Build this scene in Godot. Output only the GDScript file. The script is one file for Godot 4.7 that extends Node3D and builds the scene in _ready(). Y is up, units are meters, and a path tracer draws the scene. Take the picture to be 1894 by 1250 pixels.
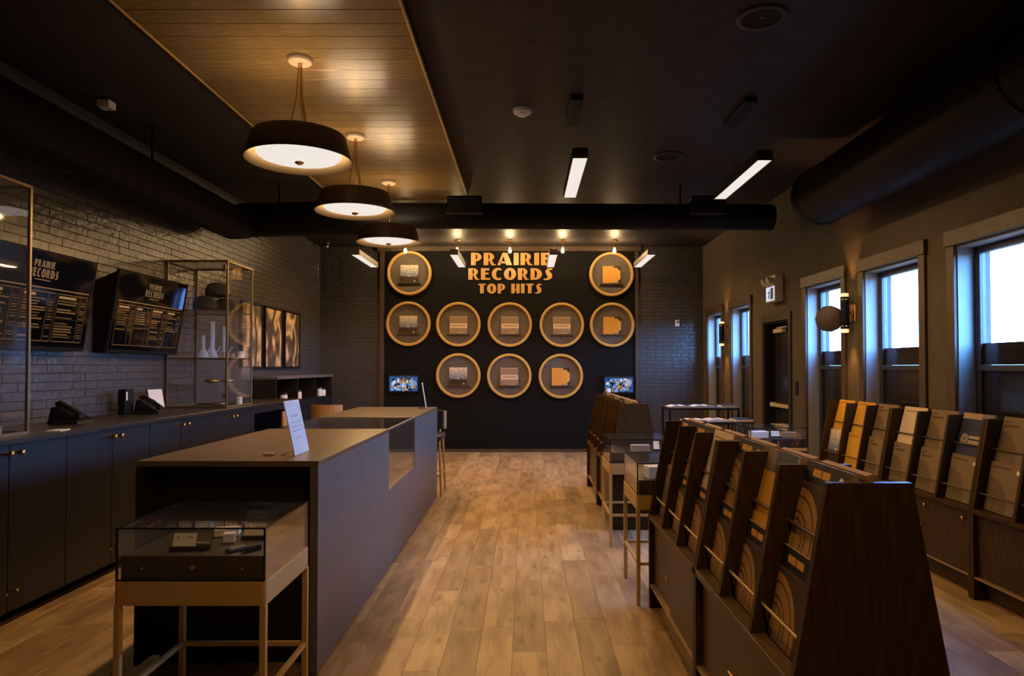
extends Node3D
# A dark record-style shop: x right, y up, the camera at z = 0 looks along -z. D(d) turns a distance in front of the camera into z.

const XL := -3.64    # left brick wall
const XR := 3.15     # right window wall
const DF := 12.1     # far wall
const CH := 3.63     # ceiling
var M := {}
var used := {}
var rng := RandomNumberGenerator.new()


const WARM := Color(1.0, 0.79, 0.52)
const E_PENDANT := 1.9
const E_UP := 0.3
const E_LINEAR := 2.5
const E_BULB := 0.5
const E_SCONCE := 0.5


func _ready() -> void:
	# camera: the lens is shifted (the picture is a crop), the body tipped up a little
	var cam := Camera3D.new()
	cam.name = "camera"
	cam.projection = Camera3D.PROJECTION_FRUSTUM
	cam.near = 0.05
	cam.far = 100.0
	cam.size = 1250.0 / 1263.0 * 0.05
	cam.frustum_offset = Vector2(-25.0, 26.5) / 1263.0 * 0.05
	cam.position = Vector3(0, 1.5, 0)
	cam.rotation_degrees.x = 1.2
	add_child(cam)
	cam.current = true
	# overcast blue daylight outside, only let in by the windows
	var we := WorldEnvironment.new()
	we.name = "environment"
	var env := Environment.new()
	var sky := ProceduralSkyMaterial.new()
	sky.sky_top_color = Color(0.42, 0.68, 1.0)
	sky.sky_horizon_color = Color(0.48, 0.73, 1.0)
	sky.ground_horizon_color = Color(0.6, 0.7, 0.82)
	sky.ground_bottom_color = Color(0.45, 0.5, 0.58)
	sky.sky_energy_multiplier = 5.4
	sky.ground_energy_multiplier = 2.0
	env.background_mode = Environment.BG_SKY
	env.sky = Sky.new()
	env.sky.sky_material = sky
	env.tonemap_mode = Environment.TONE_MAPPER_LINEAR
	env.tonemap_exposure = 1.0
	env.sdfgi_enabled = true
	env.ssao_enabled = true
	env.ssil_enabled = true
	we.environment = env
	add_child(we)
	rng.seed = 7
	materials()
	shell()
	bricks()
	boards()
	windows_and_door()
	far_wall()
	lamps()
	ducts()
	back_counter()
	service_counter()
	racks()
	tables()
	small_things()


func materials() -> void:
	M.black = mat(lin(0.012, 0.011, 0.012), 0.5)
	M.black_gloss = mat(lin(0.01, 0.01, 0.011), 0.18)
	M.charcoal = mat(lin(0.03, 0.028, 0.028), 0.5)
	M.cream = mat(lin(0.5, 0.4, 0.28), 0.5)
	M.white = mat(lin(0.7, 0.68, 0.65), 0.5)
	M.paper = mat(lin(0.75, 0.75, 0.77), 0.45)
	M.paper_warm = mat(lin(0.84, 0.77, 0.66), 0.7)
	M.print_grey = mat(lin(0.35, 0.28, 0.22), 0.7)
	M.sheet_ink = mat(lin(0.5, 0.5, 0.53), 0.6)
	M.steel = mat(lin(0.4, 0.4, 0.4), 0.35, 1.0)
	M.brass = mat(lin(0.66, 0.42, 0.17), 0.25, 1.0)
	M.brass_satin = mat(lin(0.56, 0.37, 0.13), 0.45, 0.25)
	M.case_brass = mat(lin(0.19, 0.135, 0.07), 0.4, 0.7)
	M.rail_brass = mat(lin(0.4, 0.27, 0.13), 0.5, 0.7)
	M.bronze = mat(lin(0.10, 0.068, 0.038), 0.36, 0.35)
	M.gold_paint = mat(lin(0.42, 0.28, 0.13), 0.45)
	M.gold_letters = mat(lin(0.56, 0.31, 0.09), 0.4)
	M.lamp_glow = glow(Color(1.0, 0.975, 0.94), 0.8)
	M.up_glow = glow(Color(1.0, 0.88, 0.72), 6.5)
	M.bulb_glow = glow(Color(1.0, 0.86, 0.62), 3.0)
	M.sconce_glow = glow(Color(1.0, 0.8, 0.55), 1.2)
	M.glass = glass()
	M.ceiling = rough_wall(lin(0.046, 0.04, 0.04), 0.5, 11, 0.05)
	M.ceiling.normal_scale = 0.08
	M.plaster = rough_wall(lin(0.10, 0.08, 0.058), 0.75, 21, 0.03)
	M.plaster.normal_scale = 0.1
	M.mortar = mat(lin(0.05, 0.044, 0.042), 0.9)
	M.bricks = [rough_wall(lin(0.066, 0.058, 0.056), 0.33, 31, 0.03), rough_wall(lin(0.07, 0.061, 0.059), 0.33, 33, 0.03), rough_wall(lin(0.062, 0.055, 0.053), 0.33, 35, 0.03)]
	M.trim = grained(Color(0.32, 0.25, 0.185), Color(0.27, 0.205, 0.15), 0.5, 41)
	M.dark_trim = mat(lin(0.02, 0.017, 0.014), 0.5)
	M.jamb = mat(lin(0.3, 0.3, 0.31), 0.5)
	M.sash = mat(lin(0.03, 0.032, 0.04), 0.4)
	M.black_panel = mat(lin(0.0075, 0.0065, 0.0065), 0.75)
	M.film = mat(lin(0.02, 0.017, 0.018), 0.12)
	M.duct = mat(lin(0.013, 0.0115, 0.012), 0.5)
	M.navy = mat(lin(0.008, 0.0078, 0.011), 0.4)
	M.worktop = grained(Color(0.20, 0.15, 0.12), Color(0.14, 0.105, 0.085), 0.35, 51, 0.6, 6.0)
	M.laminate = rough_wall(lin(0.13, 0.11, 0.102), 0.4, 53, 0.04)
	M.laminate.normal_scale = 0.03
	M.counter_top = grained(Color(0.46, 0.38, 0.30), Color(0.40, 0.325, 0.255), 0.3, 55, 0.5, 5.0)
	M.counter_dark = mat(lin(0.022, 0.018, 0.014), 0.5)
	M.rack_dark = grained(Color(0.275, 0.20, 0.095), Color(0.22, 0.157, 0.075), 0.4, 61, 0.8, 10.0)
	M.rack_light = grained(Color(0.37, 0.29, 0.185), Color(0.325, 0.25, 0.16), 0.4, 63, 0.8, 8.0)
	M.walnut = grained(Color(0.17, 0.115, 0.07), Color(0.13, 0.085, 0.055), 0.4, 65, 1.0, 12.0)
	M.card_edge = mat(lin(0.36, 0.22, 0.1), 0.7)
	M.kraft = mat(lin(0.36, 0.26, 0.16), 0.8)
	M.leather_tan = mat(lin(0.5, 0.25, 0.06), 0.5)
	M.leather_black = mat(lin(0.018, 0.016, 0.015), 0.45)
	M.phone_screen = mat(lin(0.05, 0.055, 0.06), 0.1)
	M.disc_grey = rough_wall(lin(0.115, 0.088, 0.066), 0.7, 71, 0.05)
	M.ring_wood = mat(lin(0.55, 0.33, 0.085), 0.4)
	for key in ["rack_dark", "rack_light", "black_panel", "duct", "ceiling", "black", "counter_dark", "plaster"]:
		M[key].metallic_specular = 0.25
	M.felt = mat(lin(0.01, 0.009, 0.01), 0.95)
	M.menu_ink = glow(Color(0.6, 0.45, 0.3), 0.28)
	M.menu_ink.albedo_color = lin(0.05, 0.035, 0.02)
	M.exit_glow = glow(Color(0.72, 0.85, 1.0), 0.9)
	M.exit_ink = mat(lin(0.03, 0.06, 0.14), 0.5)
	M.pipe_glass = frosted()
	M.panel_wood = []
	for k in 3:
		M.panel_wood.append(grained(Color(0.57, 0.465, 0.295).darkened(0.04 * k), Color(0.465, 0.37, 0.225).darkened(0.03 * k), 0.22, 81 + k, 0.9, 16.0))
	M.floor_wood = []
	for img in [oak_image(91), oak_image(97)]:
		for tone in [Color(1, 1, 1), Color(0.92, 0.9, 0.87), Color(0.84, 0.81, 0.77)]:
			var m := mat(tone, 0.42)
			m.albedo_texture = img
			m.uv1_scale = Vector3(1 / 2.4, 1 / 0.72, 1)
			M.floor_wood.append(m)


func shell() -> void:
	var b := MB.new()
	b.bx(XL - 0.25, XR + 0.25, -0.2, -0.008, -DF - 0.25, 2.4)
	struct("floor", b, M.mortar)
	b = MB.new()
	b.bx(XL - 0.25, XR + 0.25, CH, CH + 0.25, -DF - 0.25, 2.4)
	struct("ceiling", b, M.ceiling)
	b = MB.new()
	b.bx(XL - 0.25, XL - 0.012, -0.008, CH, -DF - 0.25, 2.4)
	struct("wall_left", b, M.mortar)
	b = MB.new()
	b.bx(XL - 0.012, XR + 0.25, -0.008, CH, -DF - 0.25, -DF - 0.012)
	struct("wall_far", b, M.mortar)
	b = MB.new()
	b.bx(XL - 0.012, XR + 0.25, -0.008, CH, 2.2, 2.4)
	struct("wall_near", b, M.plaster)
	# the right wall, with openings for the windows and the door
	b = MB.new()
	var z := 2.2
	for q in OPENINGS:
		b.bx(XR, XR + 0.25, -0.008, CH, z, -q[0])
		b.bx(XR, XR + 0.25, q[3], CH, -q[0], -q[1])
		if q[2] > 0.0:
			b.bx(XR, XR + 0.25, -0.008, q[2], -q[0], -q[1])
		z = -q[1]
	b.bx(XR, XR + 0.25, -0.008, CH, z, -DF - 0.012)
	struct("wall_right", b, M.plaster)
	b = MB.new()
	b.bx(-2.5, 1.94, 0.0, 0.05, -DF + 0.03, -DF + 0.085, 0.003, 0)
	struct("baseboard_far", b, M.trim)


const OPENINGS := [[4.10, 4.98, 0.45, 2.38], [5.43, 6.33, 0.45, 2.38], [6.77, 7.63, 0.45, 2.38], [8.15, 8.98, 0.0, 2.07], [9.55, 10.39, 0.45, 2.38], [10.92, 11.77, 0.45, 2.38]]


func bricks() -> void:
	var wall: Node = get_node("wall_left")
	var meshes := []
	for len in [0.298, 0.148]:
		var b := MB.new()
		b.box(Vector3.ZERO, Vector3(0.014, 0.0635, len), 0.0022)
		meshes.append(mesh_of([b, null]))
	var spots := []
	var row := 0
	var y := 0.95
	while y < CH - 0.05:
		var d := 2.2 - (0.15 if row % 2 else 0.0)
		while d < DF - 0.05:
			var len := 0.298
			if d + len > DF - 0.01:
				len = 0.148
			if d + len < DF:
				spots.append([d + len / 2, y, len])
			d += len + 0.002
		y += 0.0665
		row += 1
	spots.sort_custom(func(a, c): return a[0] < c[0])
	var rest := [MB.new(), MB.new(), MB.new()]
	var count := 0
	for s in spots:
		var hidden: bool = s[0] < 4.75 or s[1] < 1.1 or s[1] > 3.35 or (s[1] > 1.66 and s[1] < 2.3 and s[0] < 6.8)
		var at := V(XL - 0.007 + rng.randf_range(-0.0015, 0.0015), s[1], s[0])
		var k := rng.randi() % 3
		if not hidden and count < 295:
			var o := inst("brick", meshes[0 if s[2] > 0.2 else 1], wall)
			o.position = at
			o.material_override = M.bricks[k]
			count += 1
		else:
			rest[k].box(at, Vector3(0.014, 0.0635, s[2]), 0.0022)
	var o := inst("brick_courses", mesh_of([rest[0], M.bricks[0], rest[1], M.bricks[1], rest[2], M.bricks[2]]), wall)
	o.set_meta("kind", "stuff")
	# far wall: the same brick on both sides of the black panel, seen too small to tell apart
	wall = get_node("wall_far")
	rest = [MB.new(), MB.new(), MB.new()]
	row = 0
	y = 0.04
	while y < CH - 0.05:
		for side in [[XL, -2.58], [2.0, XR]]:
			var x: float = side[0] - (0.15 if row % 2 else 0.0)
			while x < side[1]:
				var x0 := maxf(x, side[0])
				var x1 := minf(x + 0.296, side[1])
				if x1 - x0 > 0.03:
					rest[rng.randi() % 3].box(V((x0 + x1) / 2, y, DF + 0.007), Vector3(x1 - x0, 0.0635, 0.014), 0.0022)
				x += 0.3
		y += 0.0665
		row += 1
	o = inst("brick_courses", mesh_of([rest[0], M.bricks[0], rest[1], M.bricks[1], rest[2], M.bricks[2]]), wall)
	o.set_meta("kind", "stuff")


func boards() -> void:
	# floor boards along the room, 0.178 by 1.22
	var floor_node: Node = get_node("floor")
	var W := 0.1785
	var L := 1.22
	var full := []
	for k in 8:
		var b := MB.new()
		b.uvo = Vector2(0.31 * k, 0.178 * k + 0.02)
		b.box(Vector3.ZERO, Vector3(W - 0.0008, 0.008, L - 0.0008), 0.0009, 2)
		full.append(mesh_of([b, null]))
	var rest := MB.new()
	var n := 0
	for c in 38:
		var x := XL + 0.001 + W * (c + 0.5)
		var d := -2.2 + rng.randf() * L - L
		while d < DF:
			var a := maxf(d, -2.2)
			var e := minf(d + L, DF)
			d += L
			if e - a < 0.02:
				continue
			var k := rng.randi() % 8
			var hidden := e < 3.15 or x < -3.2 or x > 2.98 or (x > 0.85 and x < 1.15 and e < 4.3)
			if hidden or n >= 299:
				rest.uvo = Vector2(0.31 * k, 0.178 * k)
				rest.box(V(x, -0.004, (a + e) / 2), Vector3(W - 0.0008, 0.008, e - a - 0.0008), 0.0009, 2)
				continue
			n += 1
			var o: MeshInstance3D
			if e - a > L - 0.001:
				o = inst("plank", full[k], floor_node)
			else:
				var b := MB.new()
				b.uvo = Vector2(0.31 * k, 0.178 * k + 0.02)
				b.box(Vector3.ZERO, Vector3(W - 0.0008, 0.008, e - a - 0.0008), 0.0009, 2)
				o = inst("plank", mesh_of([b, null]), floor_node)
			o.position = V(x, -0.004, (a + e) / 2)
			o.material_override = M.floor_wood[[0, 0, 1, 1, 2, 3, 3, 4, 4, 5][rng.randi() % 10]]
	var o := inst("floorboards", mesh_of([rest, M.floor_wood[1]]), floor_node)
	o.set_meta("kind", "stuff")
	# the dropped wooden panel over the counter: boards across, each with its own edges
	var b := MB.new()
	b.bx(-2.33, -0.70, 3.572, CH, -8.36, -1.48)
	var p := struct("ceiling_panel", b, M.duct)
	full = []
	for k in 4:
		b = MB.new()
		b.uvo = Vector2(0.37 * k, 0.23 * k)
		b.box(Vector3.ZERO, Vector3(1.606, 0.022, 0.157), 0.0025, 0)
		full.append(mesh_of([b, null]))
	for k in 43:
		o = inst("plank", full[rng.randi() % 4], p)
		o.position = V(-1.515, 3.561, 1.56 + 0.16 * k)
		o.material_override = M.panel_wood[rng.randi() % 3]
	for x in [-2.326, -0.704]:
		b = MB.new()
		b.bx(x - 0.008, x + 0.008, 3.545, 3.575, -8.372, -1.48, 0.002, 2)
		part(p, "edge_strip", b, M.ring_wood)
	b = MB.new()
	b.bx(-2.318, -0.712, 3.545, 3.575, -8.376, -8.362, 0.002, 0)
	part(p, "edge_strip", b, M.ring_wood)


func windows_and_door() -> void:
	var nw := 0
	for q in OPENINGS:
		if q[2] == 0.0:
			continue
		nw += 1
		var o := Node3D.new()
		o.name = "window_%d" % nw
		add_child(o)
		o.set_meta("kind", "structure")
		tag(o, "tall cased window with dark film on its lower part, %s" % ["nearest, cut by the right picture edge", "second from the viewer", "third, behind the round drum sign", "first beyond the street door", "farthest, next to the far wall"][nw - 1], "window")
		var a: float = q[0]
		var e: float = q[1]
		var casing: Material = M.trim
		for s in [[a - 0.085, a + 0.003], [e - 0.003, e + 0.085]]:
			var b := MB.new()
			b.bx(XR - 0.022, XR + 0.005, 0.36, 2.385, -s[0], -s[1], 0.002)
			part(o, "side_casing", b, casing)
		var b := MB.new()
		b.bx(XR - 0.034, XR + 0.005, 2.385, 2.5, -a + 0.1, -e - 0.1, 0.003, 2)
		part(o, "head_casing", b, casing)
		b = MB.new()
		b.bx(XR - 0.05, XR + 0.13, 0.42, 0.45, -a + 0.09, -e - 0.09, 0.003, 2)
		part(o, "sill", b, casing)
		b = MB.new()
		b.bx(XR + 0.004, XR + 0.2, 0.45, 2.38, -a - 0.012, -a)
		b.bx(XR + 0.004, XR + 0.2, 0.45, 2.38, -e, -e + 0.012)
		b.bx(XR + 0.004, XR + 0.2, 2.368, 2.38, -a - 0.012, -e + 0.012)
		part(o, "jamb", b, M.jamb)
		# frame of two sashes
		var x := XR + 0.15
		b = MB.new()
		for z in [-a - 0.03, -e + 0.03]:
			b.box(Vector3(x, 1.41, z), Vector3(0.06, 1.92, 0.036), 0.004)
			b.box(Vector3(x - 0.012, 1.41, z + (-0.028 if z > (-a - e) / 2 else 0.028)), Vector3(0.03, 1.86, 0.022), 0.003)
		b.box(Vector3(x, 2.345, (-a - e) / 2), Vector3(0.06, 0.046, e - a - 0.06), 0.004)
		b.box(Vector3(x, 0.48, (-a - e) / 2), Vector3(0.06, 0.06, e - a - 0.06), 0.004)
		b.box(Vector3(x - 0.008, 1.49, (-a - e) / 2), Vector3(0.05, 0.045, e - a - 0.06), 0.004)
		part(o, "sash_frame", b, M.sash)
		b = MB.new()
		b.box(Vector3(x + 0.012, 1.995, (-a - e) / 2), Vector3(0.006, 0.655, e - a - 0.1))
		part(o, "pane", b, M.glass)
		for y in [[1.513, 1.668], [0.51, 1.468]]:
			b = MB.new()
			b.bx(x - 0.006, x + 0.004, y[0], y[1], -a - 0.05, -e + 0.05)
			part(o, "dark_film_pane", b, M.film)
	# door to the street, set back in its opening
	var o := Node3D.new()
	o.name = "door_1"
	add_child(o)
	o.set_meta("kind", "structure")
	tag(o, "dark street door with a pale push bar in the right wall", "door")
	var b := MB.new()
	b.bx(XR - 0.02, XR + 0.006, 0, 2.07, -8.07, -8.15, 0.002)
	b.bx(XR - 0.02, XR + 0.006, 0, 2.07, -8.98, -9.06, 0.002)
	b.bx(XR - 0.02, XR + 0.006, 2.07, 2.16, -8.07, -9.06, 0.002)
	part(o, "casing", b, M.dark_trim)
	b = MB.new()
	b.bx(XR + 0.006, XR + 0.2, 0, 2.07, -8.15, -8.17)
	b.bx(XR + 0.006, XR + 0.2, 0, 2.07, -8.96, -8.98)
	b.bx(XR + 0.006, XR + 0.2, 2.05, 2.07, -8.17, -8.96)
	part(o, "jamb", b, M.black)
	b = MB.new()
	b.bx(XR + 0.11, XR + 0.155, 0.005, 2.05, -8.17, -8.96, 0.002)
	var leaf := part(o, "door_leaf", b, M.black)
	b = MB.new()
	b.bx(XR + 0.103, XR + 0.11, 0.3, 1.95, -8.29, -8.84)
	part(leaf, "dark_panel", b, M.film)
	b = MB.new()
	b.bx(XR + 0.035, XR + 0.075, 0.985, 1.03, -8.21, -8.92, 0.006)
	b.bx(XR + 0.05, XR + 0.104, 0.975, 1.04, -8.2, -8.25, 0.004)
	b.bx(XR + 0.05, XR + 0.104, 0.975, 1.04, -8.88, -8.93, 0.004)
	part(leaf, "push_bar", b, M.cream)
	b = MB.new()
	b.bx(XR + 0.085, XR + 0.104, 0.7, 0.76, -8.21, -8.92, 0.003)
	part(leaf, "kick_rail", b, M.cream)
	b = MB.new()
	b.bx(XR + 0.04, XR + 0.1, 1.93, 1.98, -8.5, -8.8, 0.004)
	b.bx(XR + 0.05, XR + 0.07, 1.985, 2.0, -8.4, -8.7, 0.002)
	part(leaf, "door_closer", b, M.cream)


func far_wall() -> void:
	var z := -DF + 0.03
	var b := MB.new()
	b.bx(-2.5, 1.94, 0, 3.54, -DF - 0.005, z)
	struct("trim_1", b, M.black_panel)
	b = MB.new()
	b.bx(-2.58, -2.5, 0, 3.54, -DF - 0.005, z + 0.03, 0.004)
	struct("trim_2", b, M.trim)
	b = MB.new()
	b.bx(1.94, 2.0, 0, 3.54, -DF - 0.005, z + 0.03, 0.004)
	struct("trim_3", b, M.trim)
	b = MB.new()
	b.bx(-2.62, 2.04, 3.54, CH, -DF - 0.005, z + 0.06, 0.004, 0)
	struct("trim_4", b, M.trim)
	var px := 1.0 / 1263.0 * (DF - 0.04)
	var o := thing("wall_lettering", "gold capital lettering PRAIRIE RECORDS TOP HITS on the black far wall", "sign", Vector3(0, 0, z + 0.002))
	word(o, "PRAIRIE", Vector3(-27 * px, 1.5 + 199.5 * px, 0), 148 * px, 23 * px, 0.022, M.gold_letters)
	word(o, "RECORDS", Vector3(-28 * px, 1.5 + 171.5 * px, 0), 156 * px, 21.5 * px, 0.022, M.gold_letters)
	word(o, "TOP HITS", Vector3(-29 * px, 1.5 + 144.5 * px, 0), 118 * px, 18 * px, 0.022, M.gold_letters)
	var where := ["top row, left end", "top row, right end", "middle row, left end", "middle row, second from left", "middle row, centre under the lettering", "middle row, second from right", "middle row, right end", "bottom row, left", "bottom row, centre", "bottom row, right"]
	var at := [[757, 505], [1131, 507], [755.5, 599], [848, 600], [943, 600.5], [1039, 601], [1132, 601], [848, 694.5], [942, 695], [1037, 695.5]]
	var kinds := ["prairie", "amber", "prairie", "band", "band", "band", "amber", "prairie", "band", "amber"]
	var say := {"prairie": "framed prairie sky record", "amber": "framed amber and brown record", "band": "framed grey record with pale band"}
	var first: Node3D
	var sq := MB.new()
	var f := MB.new()
	f.picture(Vector3(0, 0.1575, 0.006), 0.315, 0.315)
	sq.box(Vector3(0, 0.1575, 0), Vector3(0.315, 0.315, 0.012), 0.0, 1, "z+")
	for k in 10:
		var p := Vector3((at[k][0] - 972) * px, 1.5 + (678 - at[k][1]) * px, z)
		var lab: String = "round gold-rimmed record display, %s" % where[k]
		if k == 0:
			first = thing("round_display", lab, "wall display", p, 0, "round record frames on the far wall")
			b = MB.new()
			b.lathe([Vector2(0.345, 0.0), Vector2(0.392, 0.0), Vector2(0.392, 0.068), Vector2(0.387, 0.074), Vector2(0.35, 0.074), Vector2(0.345, 0.068), Vector2(0.345, 0.0)], 64, Transform3D(Basis(Vector3.RIGHT, PI / 2), Vector3.ZERO))
			part(first, "rim", b, M.ring_wood)
			b = MB.new()
			b.lathe([Vector2(0.344, 0.001), Vector2(0.344, 0.012), Vector2(0, 0.012)], 48, Transform3D(Basis(Vector3.RIGHT, PI / 2), Vector3.ZERO))
			part(first, "backing_disc", b, M.disc_grey)
			b = MB.new()
			b.bx(-0.2, 0.2, -0.186, -0.172, 0.012, 0.07, 0.002)
			b.bx(-0.2, 0.2, -0.172, -0.162, 0.064, 0.07, 0.001)
			part(first, "ledge", b, M.bronze)
		else:
			dup(first, lab, p, 0, "round_display")
		var s := MeshInstance3D.new()
		s.mesh = mesh_of([f, cover(kinds[k]), sq, M.card_edge])
		s.name = numbered("record_sleeve")
		add_child(s)
		s.position = p + Vector3(0, -0.171, 0.05)
		s.rotation.x = -0.07
		tag(s, "%s, %s" % [say[kinds[k]], where[k].replace("lettering", "letters")], "record sleeve", "records in the round wall frames")
	for q in [[747, 709, "left", 5], [1144, 711, "right", 9]]:
		var p := Vector3((q[0] - 972) * px, 1.5 + (678 - q[1]) * px, z)
		o = thing("wall_screen", "small lit screen with blue product pictures, lower %s corner of the black wall" % q[2], "screen", p, 0, "small product screens on the far wall")
		b = MB.new()
		b.box(Vector3(0, 0, 0.03), Vector3(0.55, 0.335, 0.03), 0.004)
		b.box(Vector3(0, 0, 0.008), Vector3(0.2, 0.2, 0.016))
		part(o, "casing", b, M.black_gloss)
		b = MB.new()
		b.picture(Vector3(0, 0.004, 0.0462), 0.495, 0.275)
		part(o, "screen", b, product_screen(q[3]))
	o = thing("thermostat", "small white thermostat box on the brick right of the black panel", "thermostat", V(2.69, 2.27, DF))
	b = MB.new()
	b.box(Vector3(0, 0, 0.012), Vector3(0.075, 0.115, 0.024), 0.004)
	part(o, "case", b, M.white)
	b = MB.new()
	b.box(Vector3(0.01, 0.02, 0.0245), Vector3(0.035, 0.035, 0.003))
	part(o, "display", b, M.phone_screen)


func lamps() -> void:
	pendant("drum pendant with dark shade, the nearest and largest of the three", -1.5, 4.5)
	pendant("drum pendant with dark shade, the middle one of the three", -1.505, 6.0)
	pendant("drum pendant with dark shade, farthest and lowest in the picture", -1.51, 7.5)
	linear_lamp("slim linear lamp over the aisle, nearer and left of the two large ones", 0.404, 5.0, true)
	linear_lamp("slim linear lamp toward the window wall, nearer row on the right", 1.785, 5.05, true)
	linear_lamp("slim linear lamp nearest the viewer, above the top of the picture", 0.404, 0.63, true)
	linear_lamp("short-looking linear lamp in the far row, leftmost, behind the farthest pendant", -2.34, 9.35, false)
	linear_lamp("linear lamp in the far row, just left of the gold lettering", -0.985, 9.35, false)
	linear_lamp("linear lamp in the far row, hanging before the end of PRAIRIE", 0.385, 9.35, false)
	linear_lamp("linear lamp in the far row, rightmost, right of the record frames", 1.735, 9.35, false)
	var k := 0
	for u in [749, 845, 943, 1041, 1137]:
		bulb_lamp("bare pear bulb on a short stem, %s of five from the left" % ["first", "second", "third", "fourth", "fifth"][k], (u - 972) * 11.45 / 1263.0, 11.45)
		k += 1
	sconce("black up-and-down wall sconce beside the round drum sign", 6.55)
	sconce("black up-and-down wall sconce between the two farthest windows", 10.66)


func ducts() -> void:
	var o := thing("air_duct", "black round duct along the left wall with its branch across the room", "duct", Vector3.ZERO)
	var b := MB.new()
	b.cyl(Vector3(-3.32, 3.13, 1.6), Vector3(-3.32, 3.13, -7.7), 0.19, 0.19, 40)
	part(o, "trunk", b, M.duct)
	b = MB.new()
	b.cyl(Vector3(-3.3, 3.22, -8.0), Vector3(-1.95, 3.25, -8.0), 0.198, 0.198, 40)
	b.cyl(Vector3(-3.32, 3.13, -7.68), Vector3(-3.31, 3.2, -7.98), 0.19, 0.198, 40)
	b.ellipsoid(Vector3(-3.31, 3.21, -7.98), Vector3(0.2, 0.2, 0.2), 24, 14)
	part(o, "branch", b, M.duct)
	b = MB.new()
	b.cyl(Vector3(-1.95, 3.25, -8.0), Vector3(-1.6, 3.275, -8.0), 0.199, 0.152, 40)
	part(o, "reducer", b, M.duct)
	b = MB.new()
	b.cyl(Vector3(-1.6, 3.275, -8.0), Vector3(2.9, 3.255, -8.0), 0.15, 0.15, 40)
	part(o, "branch", b, M.duct)
	for x in [-0.4, 0.9, 2.1, 2.86]:
		b = MB.new()
		b.cyl(Vector3(x - 0.015, 3.27 - 0.005 * x, -8.0), Vector3(x + 0.015, 3.27 - 0.005 * x, -8.0), 0.155, 0.155, 40)
		part(o, "collar", b, M.duct)
	for x in [-0.7, 2.1]:
		b = MB.new()
		b.bx(x - 0.2, x + 0.2, 3.27, 3.46, -7.84, -7.78, 0.003)
		b.bx(x - 0.19, x + 0.19, 3.28, 3.45, -7.95, -7.84)
		var g := part(o, "grille", b, M.duct)
		b = MB.new()
		b.bx(x - 0.21, x + 0.21, 3.25, 3.272, -7.86, -7.765, 0.002)
		part(g, "grille_lip", b, M.charcoal)
		for k in 6:
			b = MB.new()
			b.bx(x - 0.18, x + 0.18, 3.29 + 0.026 * k, 3.3 + 0.026 * k, -7.782, -7.772)
			part(g, "slat", b, M.charcoal)
	for q in [[1.82, -8.0, 3.4], [-2.9, -8.0, 3.4], [-3.3, -6.0, 3.3], [-3.3, -3.0, 3.3]]:
		b = MB.new()
		b.cyl(Vector3(q[0], q[2], q[1]), Vector3(q[0], CH, q[1]), 0.012, 0.012, 8)
		part(o, "hanger", b, M.black)
	o = thing("air_duct", "fat black round duct along the top of the window wall", "duct", Vector3.ZERO)
	b = MB.new()
	b.cyl(Vector3(2.76, 3.09, 1.6), Vector3(2.76, 3.09, -6.36), 0.265, 0.265, 48)
	part(o, "trunk", b, M.duct)
	b = MB.new()
	b.cyl(Vector3(2.76, 3.09, -6.3), Vector3(2.76, 3.09, -6.38), 0.272, 0.272, 48)
	part(o, "end_cap", b, M.duct)
	for z in [-1.0, -3.6]:
		b = MB.new()
		b.cyl(Vector3(2.76, 3.09, z), Vector3(2.76, 3.09, z - 0.04), 0.272, 0.272, 48)
		part(o, "collar", b, M.duct)
		b = MB.new()
		b.cyl(Vector3(2.76, 3.3, z - 0.02), Vector3(2.76, CH, z - 0.02), 0.012, 0.012, 8)
		part(o, "hanger", b, M.black)
	# ceiling fittings
	for q in [[1.435, 4.11, "nearer, upper right of the picture"], [1.437, 6.85, "farther, between the two large linear lamps"]]:
		var s := thing("ceiling_speaker", "round black ceiling speaker, %s" % q[2], "speaker", V(q[0], 0, q[1]), 0, "ceiling speakers")
		b = MB.new()
		b.lathe([Vector2(0.12, 3.612), Vector2(0.145, 3.612), Vector2(0.15, 3.618), Vector2(0.15, CH)], 40)
		part(s, "rim", b, M.charcoal)
		b = MB.new()
		b.lathe([Vector2(0, 3.621), Vector2(0.1, 3.62), Vector2(0.12, 3.612)], 40)
		part(s, "grille", b, M.felt)
		b = MB.new()
		b.box(Vector3(0, 3.618, 0.01), Vector3(0.03, 0.004, 0.01))
		part(s, "badge", b, M.steel)
	var s := thing("smoke_detector", "round white smoke detector on the dark ceiling", "smoke detector", V(-0.027, 0, 5.62))
	b = MB.new()
	b.lathe([Vector2(0, 3.575), Vector2(0.034, 3.577), Vector2(0.045, 3.587), Vector2(0.05, 3.6)], 28)
	part(s, "chamber", b, M.paper)
	b = MB.new()
	b.lathe([Vector2(0.05, 3.598), Vector2(0.072, 3.6), Vector2(0.077, 3.61), Vector2(0.077, CH)], 28)
	part(s, "base", b, M.white)
	s = thing("motion_sensor", "small white box sensor hung near the left brick wall", "sensor", V(-3.34, 0, 5.4))
	b = MB.new()
	b.box(Vector3(0, 3.585, 0), Vector3(0.1, 0.06, 0.1), 0.006)
	part(s, "case", b, M.white)
	b = MB.new()
	b.box(Vector3(0, 3.622, 0), Vector3(0.05, 0.016, 0.05))
	part(s, "mount", b, M.charcoal)
	s = thing("security_camera", "tiny security camera in the far left ceiling corner", "camera", V(-3.42, 0, 11.7))
	b = MB.new()
	b.lathe([Vector2(0, 3.6), Vector2(0.045, 3.6), Vector2(0.05, CH)], 20)
	part(s, "mount", b, M.charcoal)
	b = MB.new()
	b.ellipsoid(Vector3(0, 3.57, 0), Vector3(0.04, 0.045, 0.04))
	part(s, "lens_ball", b, M.steel)
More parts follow.
